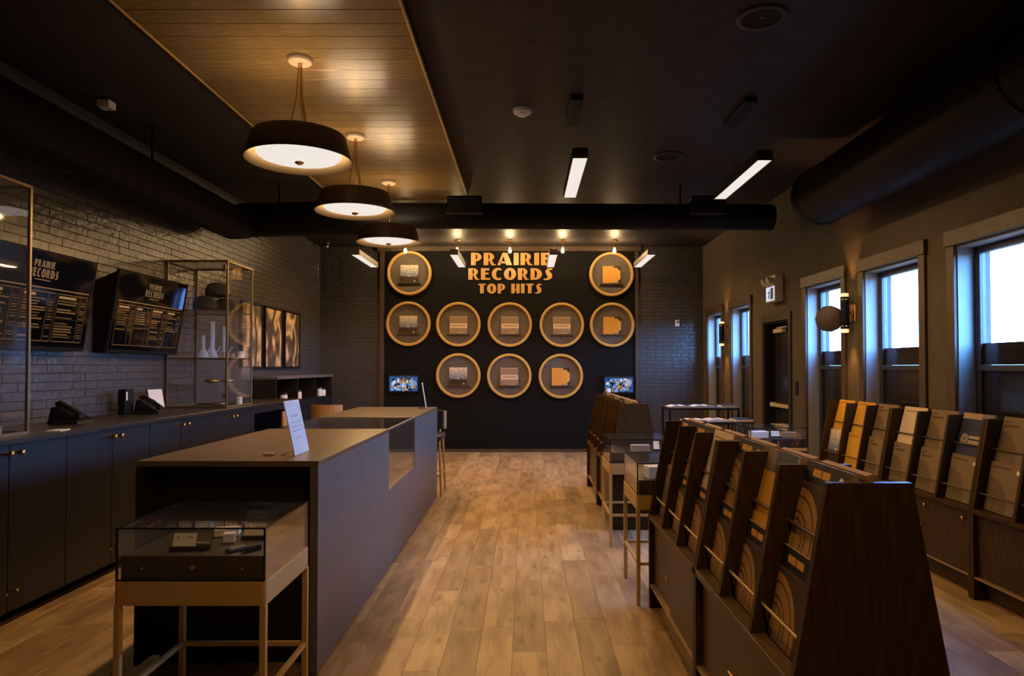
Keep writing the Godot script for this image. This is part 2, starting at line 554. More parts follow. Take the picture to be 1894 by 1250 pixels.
	for q in [[0.38, 9.6, "left"], [1.42, 10.0, "right"]]:
		s = thing("sprinkler", "little sprinkler head on the ceiling before the record wall, %s one" % q[2], "sprinkler", V(q[0], 0, q[1]), 0, "sprinkler heads")
		b = MB.new()
		b.lathe([Vector2(0, 3.585), Vector2(0.022, 3.585), Vector2(0.006, 3.59), Vector2(0.008, 3.615), Vector2(0.03, 3.622), Vector2(0.03, CH)], 14)
		part(s, "head", b, M.steel)


func back_counter() -> void:
	var b := MB.new()
	b.bx(XL, -2.95, 1.052, 1.082, -9.0, -2.3, 0.003, 2)
	solo("worktop", b, M.worktop, "long dark wood worktop along the left brick wall", "worktop")
	var edges := [2.47, 3.46, 4.45, 5.43, 6.42, 7.42]
	var names := ["nearest, cut off by the left picture edge", "with its knobs at the left picture edge", "below the nearer desk phone", "below the farther desk phone", "below the glass cabinet with shelves"]
	for k in 5:
		var a: float = edges[k]
		var e: float = edges[k + 1]
		var o := thing("base_cabinet", "dark navy two-door base cabinet, %s" % names[k], "cabinet", V(-3.3, 0, (a + e) / 2), 0, "navy base cabinets")
		b = MB.new()
		var L := e - a
		b.bx(XL + 3.302, 0.298, 0.09, 1.05, -L / 2 + 0.002, L / 2 - 0.002)
		part(o, "body", b, M.navy)
		b = MB.new()
		b.bx(XL + 3.302, 0.19, 0, 0.09, -L / 2, L / 2)
		part(o, "plinth", b, M.black)
		for s in [-1.0, 1.0]:
			b = MB.new()
			b.bx(0.299, 0.319, 0.085, 1.048, s * 0.003, s * (L / 2 - 0.003), 0.0015)
			var dr := part(o, "door", b, M.navy)
			for y in [[1.0, 0.016], [0.2, 0.009]]:
				b = MB.new()
				b.xf = Transform3D(Basis(Vector3.BACK, -PI / 2), Vector3(0.319, y[0], s * 0.042))
				var r: float = y[1]
				b.lathe([Vector2(r * 0.5, 0), Vector2(r * 0.45, r * 1.6), Vector2(r * 0.9, r * 1.9), Vector2(r, r * 2.4), Vector2(r, r * 3.2), Vector2(r * 0.8, r * 3.5), Vector2(0, r * 3.6)], 16)
				part(dr, "knob", b, M.brass)
	# the desk beyond the cabinets
	var o := thing("desk", "navy writing desk with open knee space at the end of the worktop", "desk", V(-3.3, 0, 8.22))
	b = MB.new()
	b.bx(0.23, 0.32, 0, 1.05, 0.7, 0.79, 0.002)
	part(o, "pier", b, M.navy)
	b = MB.new()
	b.bx(0.3, 0.32, 0.98, 1.05, -0.77, 0.7, 0.002)
	part(o, "apron", b, M.navy)
	b = MB.new()
	b.bx(XL + 3.302, 0.3, 0, 1.05, -0.79, -0.77)
	part(o, "side_panel", b, M.navy)
	# low open shelf unit against the wall up to the far corner
	o = thing("shelf_unit", "black open shelf unit with three compartments under the pictures", "shelf", V(-3.4, 0, 10.33))
	b = MB.new()
	b.bx(XL + 3.402, 0.1, 0, 1.0, -1.3, 1.29)
	part(o, "cupboard", b, M.navy)
	b = MB.new()
	b.bx(XL + 3.402, 0.12, 1.33, 1.37, -1.32, 1.29, 0.002)
	part(o, "top_board", b, M.laminate)
	b = MB.new()
	b.bx(XL + 3.402, 0.1, 1.0, 1.02, -1.3, 1.29)
	part(o, "shelf_board", b, M.black)
	b = MB.new()
	b.bx(XL + 3.402, XL + 3.412, 1.02, 1.33, -1.3, 1.29)
	part(o, "back_board", b, M.black)
	for z in [-1.29, -0.42, 0.42, 1.28]:
		b = MB.new()
		b.bx(XL + 3.412, 0.1, 1.02, 1.33, z - 0.012, z + 0.012)
		part(o, "upright", b, M.walnut)
	for q in [[9.5, 0.05, 0.09, "nearest, in the left compartment"], [10.1, 0.05, 0.11, "with a brown lid in the middle compartment"], [11.15, 0.04, 0.12, "taller, with a brown lid in the right compartment"], [11.3, 0.055, 0.1, "squat, last in the right compartment"]]:
		var j := thing("jar", "small white jar %s of the black shelf" % q[3], "jar", V(-3.36, 1.02, q[0]), 0, "jars on the black shelf")
		b = MB.new()
		b.lathe([Vector2(0, 0), Vector2(q[1], 0.001), Vector2(q[1], q[2] - 0.01), Vector2(q[1] * 0.9, q[2]), Vector2(0, q[2])], 20)
		part(j, "body", b, M.white)
		b = MB.new()
		b.lathe([Vector2(0, q[2]), Vector2(q[1] * 0.92, q[2]), Vector2(q[1] * 0.92, q[2] + 0.025), Vector2(0, q[2] + 0.027)], 20)
		part(j, "lid", b, M.walnut)
	# pictures
	for k in 3:
		var d: float = [9.03, 9.805, 10.585][k]
		o = thing("framed_picture", "tall sepia picture in black frame, %s" % ["nearest, half behind the glass cabinet", "middle of the three", "farthest of the three"][k], "picture", V(XL, 1.912, d), PI / 2, "three sepia pictures")
		b = MB.new()
		for s in [-1.0, 1.0]:
			b.box(Vector3(s * 0.33, 0, 0.018), Vector3(0.03, 0.88, 0.036), 0.002)
			b.box(Vector3(0, s * 0.425, 0.018), Vector3(0.63, 0.03, 0.036), 0.002)
		part(o, "frame", b, M.black)
		b = MB.new()
		b.picture(Vector3(0, 0, 0.022), 0.632, 0.822)
		b.box(Vector3(0, 0, 0.01), Vector3(0.632, 0.822, 0.02), 0.0, 1, "z+")
		part(o, "print", b, sepia(k))
	# wall menus
	for k in 2:
		var d: float = [4.85, 6.305][k]
		o = thing("menu_screen", "black wall menu screen with tan lettering, %s" % ["left one behind the near glass case", "right one beside the glass cabinet"][k], "screen", V(XL, 1.62, d), PI / 2, "tilted menu screens")
		b = MB.new()
		b.xf = Transform3D(Basis(Vector3.UP, -PI / 2), Vector3.ZERO)
		b.prism([Vector2(0.002, 0.0), Vector2(0.1, 0.0), Vector2(0.206, 0.69), Vector2(0.002, 0.6)], -0.57, 0.57)
		part(o, "housing", b, M.black)
		var tilt := Transform3D(Basis(Vector3.RIGHT, 0.155), Vector3(0, 0.352, 0.176))
		b = MB.new()
		b.xf = tilt
		b.box(Vector3(0, 0, -0.012), Vector3(1.16, 0.71, 0.03), 0.003)
		part(o, "bezel", b, M.black_gloss)
		b = MB.new()
		b.xf = tilt
		b.picture(Vector3(0, 0.008, 0.0036), 1.13, 0.672)
		part(o, "screen", b, menu_screen([3, 4][k], 3 + k))
		var logo := Node3D.new()
		logo.name = "logo"
		o.add_child(logo)
		logo.transform = tilt
		var m: StandardMaterial3D = M.menu_ink
		word(logo, "PRAIRIE", Vector3(0.0, 0.262, 0.0038), 0.21, 0.05, 0.0012, m)
		word(logo, "RECORDS", Vector3(0.0, 0.196, 0.0038), 0.3, 0.062, 0.0012, m)
		b = MB.new()
		b.box(Vector3(0, 0.148, 0.0042), Vector3(0.16, 0.008, 0.0008))
		part(logo, "tag_line", b, m)


func sepia(k: int) -> StandardMaterial3D:   # a flat print: pale rock and dark timber shapes
	var im := Image.create_empty(120, 156, false, Image.FORMAT_RGB8)
	var a := noise(300 + k * 7, 0.02, 2)
	var c := noise(301 + k * 7, 0.05, 3)
	for y in 156:
		for x in 120:
			var w := a.get_noise_2d(x * 0.8, y * 0.35) * 70.0
			var s := 0.5 + 0.5 * sin((x + w) * 0.06 + k * 2.0 + a.get_noise_2d(x * 0.5, y * 0.5) * 3.0)
			s = clampf(s * 0.8 + 0.35 * c.get_noise_2d(x * 2.0, y * 0.6) + 0.12, 0.0, 1.0)
			im.set_pixel(x, y, Color(0.26, 0.2, 0.15).lerp(Color(0.92, 0.78, 0.56), s * sqrt(s)))
	var m := mat(Color.WHITE, 0.5)
	m.albedo_texture = ImageTexture.create_from_image(im)
	return m


func service_counter() -> void:
	var o := thing("service_counter", "long waterfall service counter with a glass display section", "counter", Vector3.ZERO)
	var xl := -1.9
	var xr := -1.01
	var a := 3.34
	var e := 7.82
	var c0 := 5.07
	var c1 := 6.25
	var b := MB.new()
	b.bx(xl, xr, 1.012, 1.04, -c0, -a, 0.0015, 2)
	part(o, "near_top", b, M.counter_top)
	b = MB.new()
	b.bx(xl, xr, 1.012, 1.04, -e, -c1, 0.0015, 2)
	part(o, "far_top", b, M.counter_top)
	b = MB.new()
	b.bx(xr - 0.04, xr, 0.012, 1.011, -c0, -a, 0.0015, 2)
	part(o, "front_panel", b, M.laminate)
	b = MB.new()
	b.bx(xr - 0.04, xr, 0.012, 0.585, -c1, -c0, 0, 2)
	part(o, "front_panel", b, M.laminate)
	b = MB.new()
	b.bx(xr - 0.04, xr, 0.012, 1.011, -e, -c1, 0.0015, 2)
	part(o, "front_panel", b, M.laminate)
	b = MB.new()
	b.bx(xr - 0.09, xr - 0.04, 0, 0.012, -e + 0.02, -a - 0.02)
	b.bx(xl + 0.04, xr - 0.09, 0, 0.05, -e + 0.02, -a - 0.16)
	part(o, "plinth", b, M.black)
	b = MB.new()
	b.bx(xl + 0.02, xr - 0.041, 0.05, 1.01, -c0, -a - 0.13)
	part(o, "near_end_panel", b, M.counter_dark)
	b = MB.new()
	b.bx(xl, xl + 0.02, 0.05, 1.01, -c0, -a)
	part(o, "staff_side_panel", b, M.counter_dark)
	b = MB.new()
	b.bx(xl, xl + 0.02, 0.05, 1.01, -e, -c1)
	part(o, "staff_side_panel", b, M.counter_dark)
	b = MB.new()
	b.bx(xl + 0.02, xr - 0.041, 0.05, 1.01, -e, -c1)
	part(o, "far_end_panel", b, M.laminate)
	b = MB.new()
	b.bx(xl + 0.02, xr - 0.041, 0.55, 0.583, -c1 + 0.001, -c0 - 0.001)
	b.bx(xl, xl + 0.02, 0.05, 0.583, -c1 + 0.001, -c0 - 0.001)
	part(o, "display_floor", b, M.counter_dark)
	b = MB.new()
	b.bx(xl + 0.002, xl + 0.02, 0.584, 1.01, -c1 + 0.001, -c0 - 0.001)
	part(o, "display_back", b, M.counter_dark)
	b = MB.new()
	b.bx(xr - 0.01, xr - 0.002, 0.586, 1.027, -c1 + 0.002, -c0 - 0.002)
	part(o, "glass_front", b, M.glass)
	b = MB.new()
	b.bx(xl + 0.02, xr - 0.002, 1.029, 1.037, -c1 + 0.002, -c0 - 0.002)
	part(o, "glass_top", b, M.glass)
	b = MB.new()
	b.bx(xr - 0.012, xr - 0.001, 1.0275, 1.0395, -c1 + 0.002, -c0 - 0.002)
	part(o, "glass_edge", b, M.steel)
	sign_holder("white leaning sheet in a sign holder on the near end of the counter", V(-1.185, 1.04, 3.635), PI / 2, 0.23, 0.285, 0.22)
	sign_holder("thin grey sign holder seen edge-on at the far end of the counter", V(-1.1, 1.04, 7.58), PI / 2 + 0.12, 0.2, 0.285, 0.16)
	plain_box("pen_tray", "tiny pale tray on the counter beside the leaning sheet", "tray", V(-1.33, 1.04, 3.55), Vector3(0.05, 0.012, 0.03), M.cream)
	bar_stool("bar stool with black seat at the far end of the counter", V(-1.18, 0, 8.12), PI)
	bar_stool("bar stool with black and tan back tucked at the navy desk", V(-3.12, 0, 8.25), 1.95)
	bar_stool("bar stool showing its mustard tan back behind the island", V(-2.78, 0, 9.75), 0.0)


func racks() -> void:
	var cx := 1.006
	var near2 := 3.155
	rack("double-sided dark wood record rack, nearest, with a full-width end panel", V(cx, 0, 2.0), true, "double-sided record racks")
	rack("double-sided dark wood record rack, second along the aisle", V(cx, 0, near2), true, "double-sided record racks")
	rack("double-sided dark wood record rack by the far wall, its broad end facing us", V(cx, 0, 6.3), true, "double-sided record racks")
	rack("double-sided dark wood record rack, last before the black wall", V(cx, 0, 7.455), true, "double-sided record racks")
	var wx := XR - 0.032
	for k in 3:
		rack("single-sided record rack under the windows, %s" % ["nearest, partly out of the picture", "middle one", "farthest one"][k], V(wx, 0, 3.3 + 1.152 * k), false, "window-side record racks")
	fill_rack(V(cx, 0, 2.0), -1, ["header", "navy_gold", "header"], ["header", "header", "header"], "aisle side of nearest rack", "records in the nearest rack")
	fill_rack(V(cx, 0, near2), -1, ["beige", "header", "header"], ["header", "header", "kraft"], "aisle side of second rack", "records in the second rack")
	fill_rack(V(cx, 0, 2.0), 1, ["kraft", "gold", "kraft"], [], "window side of nearest rack", "records in the nearest rack")
	fill_rack(V(cx, 0, near2), 1, ["beige", "kraft", "kraft"], [], "window side of second rack", "records in the second rack")
	fill_rack(V(cx, 0, 6.3), -1, ["kraft", "header", "kraft"], ["header", "kraft", "header"], "aisle side of broad-ended rack", "records in the far racks")
	fill_rack(V(cx, 0, 6.3), 1, ["beige", "beige", "kraft"], [], "window side of broad-ended rack", "records in the far racks")
	fill_rack(V(cx, 0, 7.455), -1, ["header", "kraft", "header"], ["kraft", "header", "kraft"], "aisle side of last rack", "records in the far racks")
	fill_rack(V(cx, 0, 7.455), 1, ["beige", "beige", "beige"], [], "window side of last rack", "records in the far racks")
	fill_rack(V(wx, 0, 3.3), -1, ["gold", "beige", "kraft"], ["kraft", "kraft", "kraft_dot"], "nearest window rack", "records under the windows")
	fill_rack(V(wx, 0, 4.452), -1, ["navy", "kraft", "beige"], ["kraft_dot", "kraft", "kraft"], "middle window rack", "records under the windows")
	fill_rack(V(wx, 0, 5.604), -1, ["kraft", "gold", "gold"], ["kraft", "gold", "sky"], "farthest window rack", "records under the windows")


func tables() -> void:
	case_table("brass table with glass case and drawer before the counter, nearest us", V(-1.264, 0, 2.844), 0.0)
	case_table("brass table with glass case beside the second aisle rack", V(0.955, 0, 4.6), -PI / 2)
	case_table("brass table with glass case before the rack with the broad end", V(0.957, 0, 6.0), -PI / 2)
	case_table("brass table with glass case at the end of the window racks", V(2.52, 0, 7.06), 0.0)
	# in the nearest case
	var y := 0.783
	card("price_card", "cream price card at the middle of the nearest glass case", V(-1.34, y, 2.69), 0.05, 0.088, 0.056)
	card("price_card", "cream price card at the right rear of the nearest glass case", V(-1.13, y, 2.86), 0.05, 0.088, 0.056)
	plain_box("carton", "flat white carton lying in the nearest glass case", "box", V(-1.27, y, 2.93), Vector3(0.1, 0.03, 0.06), M.paper_warm, 0.25)
	plain_box("carton", "small cube-like white carton in the nearest glass case", "box", V(-1.215, y, 2.82), Vector3(0.045, 0.035, 0.05), M.paper, 0.25)
	for k in 2:
		var o := thing("vape_pen", ["silver vape pen lying in the nearest glass case, left of the pair", "dark vape pen lying in the nearest glass case, right of the pair"][k], "vape pen", V(-1.125 + 0.06 * k, y, 2.68), -0.6)
		var b := MB.new()
		b.box(Vector3(0, 0.008, 0), Vector3(0.026, 0.016, 0.075), 0.005)
		part(o, "body", b, M.steel if k == 0 else M.black_gloss)
		b = MB.new()
		b.box(Vector3(0, 0.008, 0.042), Vector3(0.018, 0.012, 0.012), 0.003)
		part(o, "mouthpiece", b, M.black)
	var o := thing("grinder", "dark round grinder with a pale stick beside the middle price card", "grinder", V(-1.265, y, 2.7), 0)
	var b := MB.new()
	b.lathe([Vector2(0, 0), Vector2(0.024, 0.001), Vector2(0.026, 0.004), Vector2(0.026, 0.016), Vector2(0.024, 0.019), Vector2(0, 0.02)], 20)
	part(o, "body", b, M.black)
	b = MB.new()
	b.cyl(Vector3(-0.03, 0.024, 0.0), Vector3(0.02, 0.024, 0.005), 0.004, 0.004, 8)
	part(o, "stick", b, M.cream)
	# in the other cases
	plain_box("carton", "square cream carton in the glass case beside the second rack", "box", V(0.83, y, 4.44), Vector3(0.1, 0.075, 0.1), M.paper_warm, 0.2)
	card("price_card", "cream price card in the glass case beside the second rack", V(1.03, y, 4.5), 0.0, 0.09, 0.06)
	plain_box("carton", "long grey carton with dark base in the case before the broad rack end", "box", V(0.98, y, 5.85), Vector3(0.16, 0.05, 0.08), M.cream, 0.0)
	card("price_card", "cream price card in the case before the broad rack end, right", V(1.12, y, 5.85), 0.0, 0.05, 0.075)
	plain_box("carton", "wide cream carton in the case by the window racks", "box", V(2.36, y, 6.93), Vector3(0.17, 0.065, 0.1), M.paper_warm, 0.1)
	plain_box("carton", "kraft carton in the case by the window racks, right", "box", V(2.68, y, 6.98), Vector3(0.14, 0.05, 0.1), M.kraft, -0.1)
	card("price_card", "cream price card in the case by the window racks", V(2.53, y, 6.92), 0.0, 0.085, 0.062)
	# two dark side tables with magazines near the far right corner
	for k in 2:
		var d: float = [9.9, 8.75][k]
		var h: float = [0.92, 0.81][k]
		o = thing("side_table", ["tall black metal side table with magazines before the far brick wall", "lower black metal side table with papers near the street door"][k], "side table", V([2.52, 2.42][k], 0, d), 0)
		var w: float = [0.5, 0.42][k]
		for sx in [-1.0, 1.0]:
			for sz in [-1.0, 1.0]:
				b = MB.new()
				b.box(Vector3(sx * (w - 0.015), (h - 0.03) / 2, sz * 0.25), Vector3(0.025, h - 0.03, 0.025), 0.002)
				part(o, "leg", b, M.black)
		b = MB.new()
		b.box(Vector3(0, h - 0.015, 0), Vector3(w * 2, 0.03, 0.54), 0.003)
		part(o, "top", b, M.walnut)
		b = MB.new()
		b.box(Vector3(0, 0.25, 0), Vector3(w * 2 - 0.06, 0.02, 0.5), 0.002)
		part(o, "lower_shelf", b, M.walnut)
		for q in 3:
			var sheet := thing("magazine", ["%s on the taller side table", "%s on the lower side table"][k] % ["open white magazine, far left", "open white magazine, middle", "closed dark magazine, far right"][q], "magazine", V([2.52, 2.42][k] - w * 0.66 + w * 0.71 * q, h, d - 0.06 + 0.06 * (q % 2)), rng.randf_range(-0.08, 0.08), "papers on the side tables")
			b = MB.new()
			if q == 2:
				b.box(Vector3(0, 0.014, 0), Vector3(0.22, 0.028, 0.29), 0.004)
				part(sheet, "pages", b, M.paper_warm)
				b = MB.new()
				b.box(Vector3(0, 0.031, 0), Vector3(0.225, 0.006, 0.295), 0.002)
				part(sheet, "cover", b, M.charcoal)
				continue
			for s in [-1.0, 1.0]:
				for i in 6:
					var x0 := 0.024 * i
					var x1 := 0.024 * (i + 1)
					var y0 := 0.014 + 0.014 * sin(PI * minf(1.0, i / 6.0 + 0.1))
					var y1 := 0.014 + 0.014 * sin(PI * minf(1.0, (i + 1) / 6.0 + 0.08))
					b.prism([Vector2(s * x0, 0.0), Vector2(s * x1, 0.0), Vector2(s * x1, y1), Vector2(s * x0, y0)], -0.14, 0.14)
			part(sheet, "pages", b, M.paper if k == 0 else M.paper_warm)
			b = MB.new()
			b.box(Vector3(0, 0.0205, 0), Vector3(0.003, 0.006, 0.28))
			part(sheet, "fold", b, M.charcoal)


func small_things() -> void:
	var top := 1.082
	tall_case("tall brass-framed glass cabinet on the worktop, cut by the left picture edge", XL + 0.01, -3.08, 3.3, 4.25, top, 2.63, [])
	tall_case("brass-framed tall glass cabinet with shelves on the worktop, left of the pictures", XL + 0.005, -3.01, 6.89, 7.53, top, 2.58, [1.59, 2.08, 1.33])
	desk_phone("black desk phone, nearer one, alone on the worktop", V(-3.38, top, 5.08), PI / 2)
	desk_phone("black desk phone before the white card, farther one", V(-3.36, top, 6.14), PI / 2)
	var o := thing("card_terminal", "black card terminal with a white label by the wall behind the farther phone", "card terminal", V(-3.52, top, 6.02), PI / 2)
	var b := MB.new()
	b.box(Vector3(0, 0.11, 0), Vector3(0.13, 0.22, 0.07), 0.006)
	part(o, "case", b, M.black)
	b = MB.new()
	b.box(Vector3(-0.045, 0.16, 0.036), Vector3(0.022, 0.075, 0.002))
	part(o, "label_strip", b, M.paper)
	o = thing("card_stand", "white notice in a black stand leaning beside the glass cabinet", "notice", V(-3.47, top, 6.46), 1.15)
	b = MB.new()
	b.xf = Transform3D(Basis(Vector3.RIGHT, -0.25), Vector3(0, 0.004, 0))
	b.box(Vector3(0, 0.105, 0), Vector3(0.15, 0.2, 0.004), 0.001)
	part(o, "sheet", b, M.paper_warm)
	b = MB.new()
	b.xf = Transform3D(Basis(Vector3.RIGHT, -0.25), Vector3(0, 0.004, 0))
	b.box(Vector3(0, 0.105, -0.006), Vector3(0.162, 0.214, 0.006), 0.002)
	b.box(Vector3(0, 0.004, 0.02), Vector3(0.16, 0.008, 0.06), 0.002)
	part(o, "stand", b, M.black)
	b = MB.new()
	b.box(Vector3(0, 0.004, 0), Vector3(0.09, 0.008, 0.14), 0.002)
	solo("notepad", b, M.paper, "white notepad on the worktop edge beside the near glass case", "notepad", V(-3.04, top, 4.45), 0.2)
	plain_box("carton", "small tan carton in the near glass case, bottom corner", "box", V(-3.2, top + 0.006, 4.12), Vector3(0.06, 0.05, 0.05), M.kraft)
	# caps piled on the upper shelf
	var cap_at := [[-3.32, 2.081, 7.06, 1.3], [-3.24, 2.081, 7.34, 1.6], [-3.26, 2.237, 7.2, 0.9]]
	for k in 3:
		var q: Array = cap_at[k]
		o = thing("cap", "black cap in the pile on the upper shelf of the glass cabinet, %s" % ["front lower", "rear lower", "uppermost"][k], "cap", V(q[0], q[1], q[2]), q[3], "caps in the glass cabinet")
		b = MB.new()
		b.lathe([Vector2(0, 0.001), Vector2(0.108, 0.001), Vector2(0.116, 0.03), Vector2(0.112, 0.08), Vector2(0.09, 0.125), Vector2(0.045, 0.148), Vector2(0.01, 0.151), Vector2(0, 0.155)], 24)
		part(o, "crown", b, M.felt)
		b = MB.new()
		for i in 8:
			var a0 := lerpf(-0.9, 0.9, i / 8.0)
			var a1 := lerpf(-0.9, 0.9, (i + 1) / 8.0)
			var poly := [Vector2(sin(a0) * 0.105, cos(a0) * 0.105), Vector2(sin(a1) * 0.105, cos(a1) * 0.105), Vector2(sin(a1) * 0.115, cos(a1) * 0.115 + 0.07), Vector2(sin(a0) * 0.115, cos(a0) * 0.115 + 0.07)]
			b.xf = Transform3D(Basis(Vector3.RIGHT, PI / 2), Vector3(0, 0.012, 0))
			b.prism(poly, -0.002, 0.002)
		part(o, "brim", b, M.felt)
	# glassware
	var tubes := [[-3.27, 7.13, 0.38, 0.022, "tallest"], [-3.22, 7.3, 0.34, 0.02, "second tallest"], [-3.3, 6.99, 0.23, 0.017, "shortest"]]
	for q in tubes:
		o = thing("water_pipe", "clear glass water pipe on the middle shelf, %s of three" % q[4], "water pipe", V(q[0], 1.59, q[1]), 0, "glass water pipes")
		var r: float = q[3]
		b = MB.new()
		b.lathe([Vector2(0, 0.0), Vector2(0.055, 0.002), Vector2(0.058, 0.01), Vector2(0.045, 0.05), Vector2(r, 0.1), Vector2(r, q[2] - 0.01), Vector2(r + 0.006, q[2]), Vector2(r, q[2] + 0.002)], 24)
		part(o, "tube", b, M.pipe_glass)
		b = MB.new()
		b.cyl(Vector3(0.04, 0.05, 0), Vector3(0.085, 0.12, 0), 0.007, 0.009, 10)
		part(o, "stem", b, M.pipe_glass)
	for q in [[-3.12, 1.59, 7.08, 0.028, 0.06, "cream", "beside the glass pipes, left"], [-3.1, 1.59, 7.22, 0.024, 0.05, "gold_paint", "beside the glass pipes, gold"], [-3.06, 1.59, 7.34, 0.034, 0.075, "white", "at the front corner of the middle shelf"], [-3.06, top + 0.006, 7.3, 0.034, 0.09, "white", "at the bottom front corner of the cabinet"]]:
		var j := thing("jar", "small %s jar %s" % [{"cream": "cream", "gold_paint": "mustard", "white": "white"}[q[5]], q[6]], "jar", V(q[0], q[1], q[2]), 0, "jars in the glass cabinet")
		b = MB.new()
		b.lathe([Vector2(0, 0), Vector2(q[3], 0.001), Vector2(q[3], q[4] * 0.8), Vector2(0, q[4] * 0.8)], 18)
		part(j, "body", b, M[q[5]])
		b = MB.new()
		b.lathe([Vector2(0, q[4] * 0.8), Vector2(q[3] * 1.05, q[4] * 0.8), Vector2(q[3] * 1.05, q[4]), Vector2(0, q[4])], 18)
		part(j, "lid", b, M[q[5]])
	for q in [["tin", "brass-coloured oval tin on the lower shelf of the glass cabinet", -3.27, 1.33, 7.1, "brass"], ["tin", "silver oval tin on the lower shelf, right of the brass one", -3.18, 1.33, 7.27, "steel"], ["tin", "small silver tin on the cabinet floor", -3.2, top + 0.006, 7.15, "steel"]]:
		var j := thing(q[0], q[1], "tin", V(q[2], q[3], q[4]), 0.4, "tins in the glass cabinet")
		b = MB.new()
		b.ellipsoid(Vector3(0, 0.022, 0), Vector3(0.07, 0.022, 0.04))
		part(j, "body", b, M[q[5]])
		b = MB.new()
		b.cyl(Vector3(0.055, 0.025, 0), Vector3(0.1, 0.03, 0), 0.009, 0.011, 10)
		part(j, "spout", b, M[q[5]])
	# the drum sign by the third window
	o = thing("drum_sign", "dark round drum sign projecting from the wall before the third window", "sign", V(2.985, 1.97, 6.7), -0.7)
	b = MB.new()
	b.lathe([Vector2(0, -0.032), Vector2(0.118, -0.032), Vector2(0.13, -0.022), Vector2(0.13, 0.022), Vector2(0.118, 0.032), Vector2(0, 0.032)], 11, Transform3D(Basis(Vector3.RIGHT, PI / 2) * Basis(Vector3.UP, 0.26), Vector3.ZERO))
	part(o, "drum", b, M.trim)
	b = MB.new()
	b.cyl(Vector3(0.1, -0.04, 0), Vector3(0.126, -0.04, 0.106), 0.008, 0.008, 8)
	part(o, "bracket", b, M.black)
	b = MB.new()
	b.cyl(Vector3(0.1, 0.04, 0), Vector3(0.126, 0.04, 0.106), 0.008, 0.008, 8)
	part(o, "bracket", b, M.black)
	# emergency light with exit pictogram over the door
	o = thing("emergency_light", "emergency light with two lamp heads and a lit exit sign above the door", "emergency light", V(XR, 2.47, 8.49))
	b = MB.new()
	b.bx(-0.1, 0, -0.17, 0.16, -0.16, 0.16, 0.004)
	part(o, "case", b, M.cream)
	b = MB.new()
	b.bx(-0.104, -0.1, -0.15, 0.02, -0.14, 0.14, 0.001)
	var face := part(o, "exit_face", b, M.exit_glow)
	b = MB.new()
	b.xf = Transform3D(Basis(Vector3.UP, -PI / 2), Vector3(-0.1042, -0.065, 0))
	b.prism([Vector2(0.02, -0.07), Vector2(0.11, -0.07), Vector2(0.11, 0.07), Vector2(0.02, 0.07)], 0.0, 0.0015)
	b.ellipsoid(Vector3(-0.025, 0.05, 0), Vector3(0.013, 0.013, 0.002), 10, 6)
	b.prism([Vector2(-0.04, 0.03), Vector2(0.0, 0.035), Vector2(-0.01, -0.015), Vector2(-0.04, -0.01)], 0.0, 0.0015)
	b.prism([Vector2(-0.04, -0.01), Vector2(-0.02, -0.012), Vector2(-0.06, -0.07), Vector2(-0.08, -0.06)], 0.0, 0.0015)
	b.prism([Vector2(-0.025, -0.012), Vector2(-0.008, -0.014), Vector2(0.005, -0.065), Vector2(-0.012, -0.068)], 0.0, 0.0015)
	b.prism([Vector2(-0.04, 0.03), Vector2(-0.035, 0.018), Vector2(-0.085, 0.005), Vector2(-0.085, 0.018)], 0.0, 0.0015)
	part(face, "pictogram", b, M.exit_ink)
	for z in [-0.09, 0.09]:
		b = MB.new()
		b.xf = Transform3D(Basis(Vector3.BACK, PI / 2 + 0.35), Vector3(-0.11, 0.1, z))
		b.lathe([Vector2(0, -0.02), Vector2(0.02, -0.018), Vector2(0.045, 0.02), Vector2(0.048, 0.06), Vector2(0.04, 0.064), Vector2(0, 0.058)], 20)
		part(o, "lamp_head", b, M.cream)
	o = thing("light_switch", "black double light switch right of the street door", "switch", V(XR, 1.25, 7.93))
	b = MB.new()
	b.box(Vector3(-0.004, 0, 0), Vector3(0.008, 0.16, 0.09), 0.002)
	part(o, "plate", b, M.black)
	for y in [-0.035, 0.035]:
		b = MB.new()
		b.box(Vector3(-0.01, y, 0), Vector3(0.008, 0.05, 0.03), 0.002)
		part(o, "rocker", b, M.charcoal)


